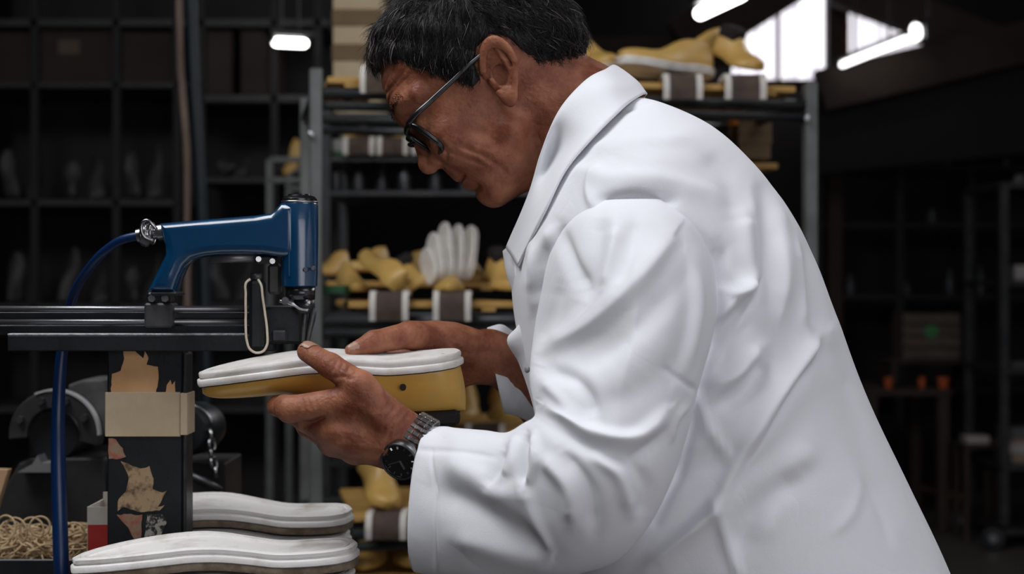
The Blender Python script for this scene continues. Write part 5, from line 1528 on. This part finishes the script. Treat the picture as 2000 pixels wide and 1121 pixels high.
# pipes in front of the shelving
M['rusty'] = mat('rusted pipe', (.05, .026, .017), .7, col2=(.16, .115, .09), nscale=14, bump=.4, bscale=60, stretch=(1, 1, .25))
M['bluepipe'] = mat('dark teal pipe', (.004, .010, .015), .5, col2=(.006, .015, .021), nscale=8)
pts = [W(350, -350, 3.3), W(350, -60, 3.3), W(351, 60, 3.3), W(354, 150, 3.3), W(360, 220, 3.3), W(365, 290, 3.3), W(366, 400, 3.3), W(366, 700, 3.3)]
pts[0].z = ZC
pts.append(Vector((pts[-1].x, 3.3, 0)))
pr_ = tag(MB().tube([Vector(p) for p in spline(pts, 70)], .0085, 10).build('conduit', M['rusty'], None, True, True), 'thin rusty conduit bending beside the teal pipe', 'pipe')
pts = [Vector((W(372, 0, 3.36).x, 3.36, ZC)), W(374, 0, 3.36), W(380, 180, 3.36), W(388, 300, 3.36), W(394, 420, 3.36), W(400, 600, 3.36), Vector((W(404, 0, 3.36).x, 3.36, 0))]
tag(MB().tube([Vector(p) for p in spline(pts, 50)], .0145, 14).build('pipe', M['bluepipe'], None, True, True), 'dark teal pipe rising behind the blue tool', 'pipe')

# ---------------------------------------------------------------- old machine behind the post
MY = 1.98
M['cast'] = mat('dusty cast iron', (.012, .0125, .013), .5, .2, col2=(.038, .038, .037), nscale=12, bump=.3, bscale=40)
om = thing('finishing_machine', 'dark cast iron machine with a curved flange behind the blue hose', 'machine', (W(110, 0, MY).x, MY + .1, BZ))
b0, b1, zt = W(-40, 0, MY).x, W(212, 0, MY).x, W(0, 905, MY).z
Q = [W(x, y, MY) for x, y in ((-60, 1050), (36, 905), (60, 893), (205, 893), (212, 1050))]
Q = [Vector((q.x, q.y, max(q.z, BZ) if i not in (0, 4) else BZ)) for i, q in enumerate(Q)]
put(MB().prism([(q.x, q.z) for q in Q], MY, MY + .16), 'base', M['cast'], om, bevel=.004)
def arc_ring(cx_, cy_, r0, r1, a0, a1, Y, d, n=30):
    pts = [(cx_ + r1 * math.cos(a0 + (a1 - a0) * i / n), cy_ - r1 * math.sin(a0 + (a1 - a0) * i / n)) for i in range(n + 1)] + [(cx_ + r0 * math.cos(a1 + (a0 - a1) * i / n), cy_ - r0 * math.sin(a1 + (a0 - a1) * i / n)) for i in range(n + 1)]
    Qs = [W(x, y, Y) for x, y in pts]
    return MB().prism([(q.x, q.z) for q in Qs], Y, Y + d)
put(arc_ring(104, 850, 52, 88, -.25, PI + .1, MY - .02, .03), 'flange', M['cast'], om, bevel=.002)
put(arc_ring(104, 850, 86, 90, .0, 2.0, MY - .022, .012), 'flange_highlight', mat('bright highlight iron', (.6, .6, .6), .4, .5), om)  # pale arc paints a highlight onto the flange
for an in (.5, 1.2, 1.9, 2.7):
    c_ = W(104 + 70 * math.cos(an), 850 - 70 * math.sin(an), MY - .022)
    put(MB().lathe([(.0005, -.006), (.005, -.006), (.006, -.003), (.006, .004)], c_, (0, 1, 0), 6), 'bolt', M['dark_steel'], om)
c_ = W(104, 850, MY)
put(MB().lathe([(.034, 0), (.036, .01), (.036, .12), (.03, .14)], c_, (0, 1, 0), 30), 'drum', M['black_iron'], om, angle=40)
Q = [W(x, y, MY + .05) for x, y in ((132, 752), (160, 742), (206, 740), (214, 850), (150, 850))]
put(MB().prism([(q.x, q.z) for q in Q], MY + .05, MY + .14), 'guard', mat('grey dusty guard', (.045, .045, .044), .7, col2=(.09, .09, .087), nscale=30), om, bevel=.003)
Q = [W(x, y, MY - .005) for x, y in ((45, 918), (75, 902), (85, 885), (92, 900), (110, 900), (110, 918))]
put(MB().prism([(q.x, q.z) for q in Q], MY - .03, MY), 'casting_lip', mat('light grey casting', (.14, .14, .14), .6), om)
# right-hand end of the machine: wheel and chain
c_ = W(372, 838, MY)
put(MB().lathe([(.008, -.02), (.03, -.018), (.036, -.008), (.036, .03), (.03, .05)], c_, (.25, 1, 0), 30), 'hand_wheel', M['black_iron'], om, angle=40)
put(MB().tube([c_ + Vector((math.cos(a) * .034, -.014, math.sin(a) * .034)) for a in [.25 + i * .1 for i in range(16)]], .0022, 8), 'wheel_highlight', M['steel'], om, smooth=True)  # partial steel arc put in as the wheel's highlight
put(MB().lathe([(.0005, -.034), (.008, -.032), (.012, -.024), (.010, -.01)], c_, (.2, 1, 0), 16), 'hub', M['dark_steel'], om, angle=40)
for i, (x, y) in enumerate(((412, 850), (414, 868), (412, 886), (418, 904), (421, 922))):
    put(MB().tube(ring_pts(W(x, y, MY - .02), .0075, (1, .3 * (-1)**i, .2), 14), .0024, 6, closed=True), 'chain_link', M['steel'], om, smooth=True)
put(MB().tube([W(364, 925, MY - .02), W(400, 940, MY - .02), W(432, 958, MY - .02)], .005, 8), 'lever', M['dark_steel'], om, smooth=True)
put(BX(212, 905, 440, 1060, MY + .02, .12), 'bed', M['cast'], om)
# tan board at the far left
Q = [W(x, y, 1.9) for x, y in ((-40, 912), (26, 914), (2, 990), (-20, 1040), (-40, 1040))]
ob = MB().prism([(q.x, q.z) for q in Q], 1.88, 1.895).build('leather_piece', mat('tan leather', (.40, .25, .13), .7, col2=(.47, .31, .17), nscale=20), None, recenter=True)
tag(ob, 'tan leather offcut leaning at the left edge beside the machine', 'leather')

# ---------------------------------------------------------------- right background
CYR = 7.1
ct = thing('supply_cart', 'dark wheeled cart with shelves at the right edge', 'cart', (W(2010, 0, CYR).x, CYR + .3, 0))
cx0, cx1 = W(1960, 0, CYR).x, W(2160, 0, CYR).x
ctz = W(0, 360, CYR).z
for x in (cx0, cx1):
    for y in (CYR, CYR + .55):
        put(MB().box((x, y, ctz / 2 + .06), (.045, .045, ctz - .12), None, .004), 'post', M['rack_dark'], ct)
        put(MB().lathe([(.012, -.025), (.055, -.022), (.062, 0), (.055, .022), (.012, .025)], (x - .06, y - .03, .062), (.4, 1, 0), 20), 'castor', M['black_iron'], ct, angle=40)
        put(MB().lathe([(.0005, -.031), (.02, -.030), (.024, -.02)], (x - .06, y - .03, .062), (.4, 1, 0), 14), 'castor_hub', M['steel'], ct, angle=40)
for py in (362, 552, 724, 912, 1038):
    z = W(0, py, CYR).z
    put(MB().box(((cx0 + cx1) / 2, CYR + .27, z), (cx1 - cx0 + .04, .6, .03), None, .003), 'shelf', M['rack_dark'], ct)
def cbox(x0_, y0_, x1_, y1_, Y, d, m, name, label, cat, group=None):
    return plain(BX(x0_, y0_, x1_, y1_, Y, d), name, m, label, cat, group)
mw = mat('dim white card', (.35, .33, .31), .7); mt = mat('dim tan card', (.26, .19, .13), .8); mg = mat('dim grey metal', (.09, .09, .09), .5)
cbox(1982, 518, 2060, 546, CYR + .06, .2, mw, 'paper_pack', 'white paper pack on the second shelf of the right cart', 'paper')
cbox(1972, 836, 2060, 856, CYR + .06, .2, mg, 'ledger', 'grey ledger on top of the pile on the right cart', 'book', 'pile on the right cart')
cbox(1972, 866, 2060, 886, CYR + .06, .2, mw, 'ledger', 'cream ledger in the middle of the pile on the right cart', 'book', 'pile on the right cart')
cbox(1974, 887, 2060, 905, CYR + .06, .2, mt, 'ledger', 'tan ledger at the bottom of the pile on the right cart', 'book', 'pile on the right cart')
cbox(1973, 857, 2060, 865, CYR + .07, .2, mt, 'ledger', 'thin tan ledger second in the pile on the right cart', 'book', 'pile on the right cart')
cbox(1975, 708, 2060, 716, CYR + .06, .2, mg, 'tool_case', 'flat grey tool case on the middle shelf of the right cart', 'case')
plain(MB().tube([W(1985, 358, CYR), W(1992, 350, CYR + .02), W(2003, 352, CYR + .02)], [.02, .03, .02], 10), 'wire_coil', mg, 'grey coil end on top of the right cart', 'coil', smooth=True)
# work table with crate and oddments
tb = thing('side_table', 'dark work table in the far right gloom', 'table', (W(1800, 0, 7.6).x, 7.9, 0))
tz_ = W(0, 760, 7.6).z
ta, tb_ = W(1690, 0, 7.6).x, W(1860, 0, 7.6).x
for i in range(3):
    put(MB().box(((ta + tb_) / 2, 7.7 + .2 * i, tz_ - .02), (tb_ - ta, .195, .035), None, .003), 'plank', M['beam'], tb)
for x in (ta + .04, tb_ - .04):
    for y in (7.64, 8.16):
        put(MB().box((x, y, (tz_ - .04) / 2), (.06, .06, tz_ - .04), None, .003), 'leg', M['beam'], tb)
hz = W(0, 705, 7.8).z
cr = thing('wooden_crate', 'dim slatted wooden crate with a round green sticker', 'crate', (W(1820, 0, 7.75).x, 7.85, hz))
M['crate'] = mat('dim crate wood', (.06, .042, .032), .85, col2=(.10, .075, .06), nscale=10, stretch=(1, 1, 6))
for i in range(4):
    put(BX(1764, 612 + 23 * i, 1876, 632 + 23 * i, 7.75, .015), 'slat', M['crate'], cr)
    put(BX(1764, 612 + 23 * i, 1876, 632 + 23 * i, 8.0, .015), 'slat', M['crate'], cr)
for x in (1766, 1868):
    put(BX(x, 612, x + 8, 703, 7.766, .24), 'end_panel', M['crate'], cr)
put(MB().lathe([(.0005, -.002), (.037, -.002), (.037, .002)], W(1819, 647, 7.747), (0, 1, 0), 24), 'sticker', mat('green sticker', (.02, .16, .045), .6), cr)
# shelf that carries the crate
sf = thing('crate_shelf', 'dark shelf under the wooden crate, standing on the work table', 'shelf', (W(1820, 0, 7.8).x, 7.9, tz_))
put(BX(1740, 704, 1905, 710, 7.72, .36), 'board', M['beam'], sf)
for x in (1742, 1897):
    a = W(x, 0, 7.74); h0 = W(0, 710, 7.72).z
    put(MB().box((a.x + .01, 7.9, (h0 + tz_) / 2), (.025, .34, h0 - tz_), None, .002), 'side', M['beam'], sf)
mo = mat('orange plastic pot', (.50, .10, .025), .5)
for i, (x, w_) in enumerate(((1735, .022), (1800, .018), (1842, .03))):
    c_ = W(x, 0, 7.66); c_.z = tz_
    plain(MB().lathe([(w_ * .75, 0), (w_, .045), (w_ * 1.1, .05), (w_ * 1.05, .056), (w_ * .7, .058)], c_, (0, 0, 1), 16), 'orange_pot', mo, ['orange pot on the far table, left one below the crate', 'orange pot on the far table below the crate', 'orange pot on the far table, rightmost and widest'][i], 'pot', 'orange pots on the far table', angle=40)
cbox(1888, 852, 1934, 866, 7.3, .1, mw, 'paper_roll', 'short pale strip on the floor stand left of the right cart', 'roll')
stnd = thing('floor_stand', 'dark low stand left of the right cart', 'stand', (W(1910, 0, 7.35).x, 7.35, 0))
zs = W(0, 866, 7.3).z
put(MB().box((W(1910, 0, 7.35).x, 7.37, zs - .012), (.2, .2, .024), None, .003), 'top', M['beam'], stnd)
for dx in (-.08, .08):
    for dy in (-.08, .08):
        put(MB().box((W(1910, 0, 7.35).x + dx, 7.37 + dy, (zs - .024) / 2), (.025, .025, zs - .024)), 'leg', M['beam'], stnd)
plk = MB().box(W(1832, 981, 8.7), (.36, .07, .03), (0, .25, .3), .003)
pl_ = plk.build('timber_offcut', mat('ochre timber', (.17, .10, .035), .8, col2=(.22, .14, .05), nscale=20), None, recenter=True)
pl_.location.z = .0
tag(pl_, 'ochre timber offcut lying on the floor behind his back', 'timber')
# far right wall shelving in the gloom
s2 = thing('storage_shelving', 'almost black shelving along the back right wall', 'shelving', (W(1780, 0, 9.0).x, 9.2, 0))
for x in (1600, 1760, 1900, 2060):
    put(MB().box((W(x, 0, 9.0).x, 9.05, 1.2), (.05, .05, 2.4)), 'upright', M['shelf_dark'], s2)
for py in (330, 440, 580, 760):
    put(MB().box((W(1830, 0, 9.0).x, 9.2, W(0, py, 9.0).z), (W(2060, 0, 9.0).x - W(1600, 0, 9.0).x, .35, .03)), 'shelf', M['shelf_dark'], s2)
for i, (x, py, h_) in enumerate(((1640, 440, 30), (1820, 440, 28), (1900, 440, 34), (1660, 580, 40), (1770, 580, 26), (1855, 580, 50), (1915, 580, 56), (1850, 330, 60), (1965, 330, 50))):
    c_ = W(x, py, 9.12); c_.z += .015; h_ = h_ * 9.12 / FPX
    plain(MB().lathe([(.0005, 0), (.03, 0), (.032, .01), (.032, h_ * .65), (.016, h_ * .8), (.014, h_), (.0005, h_)], c_, (0, 0, 1), 14), 'bottle', mat('dim bottle glass', (.05, .055, .06), .4), 'dim bottle on the gloomy right shelving, %s one' % ['left on the second shelf', 'middle on the second shelf', 'right on the second shelf', 'first on the third shelf', 'second on the third shelf', 'third on the third shelf', 'last on the third shelf', 'left on the highest shelf', 'right on the highest shelf'][i], 'bottle', 'dim bottles on the right shelving', angle=40)
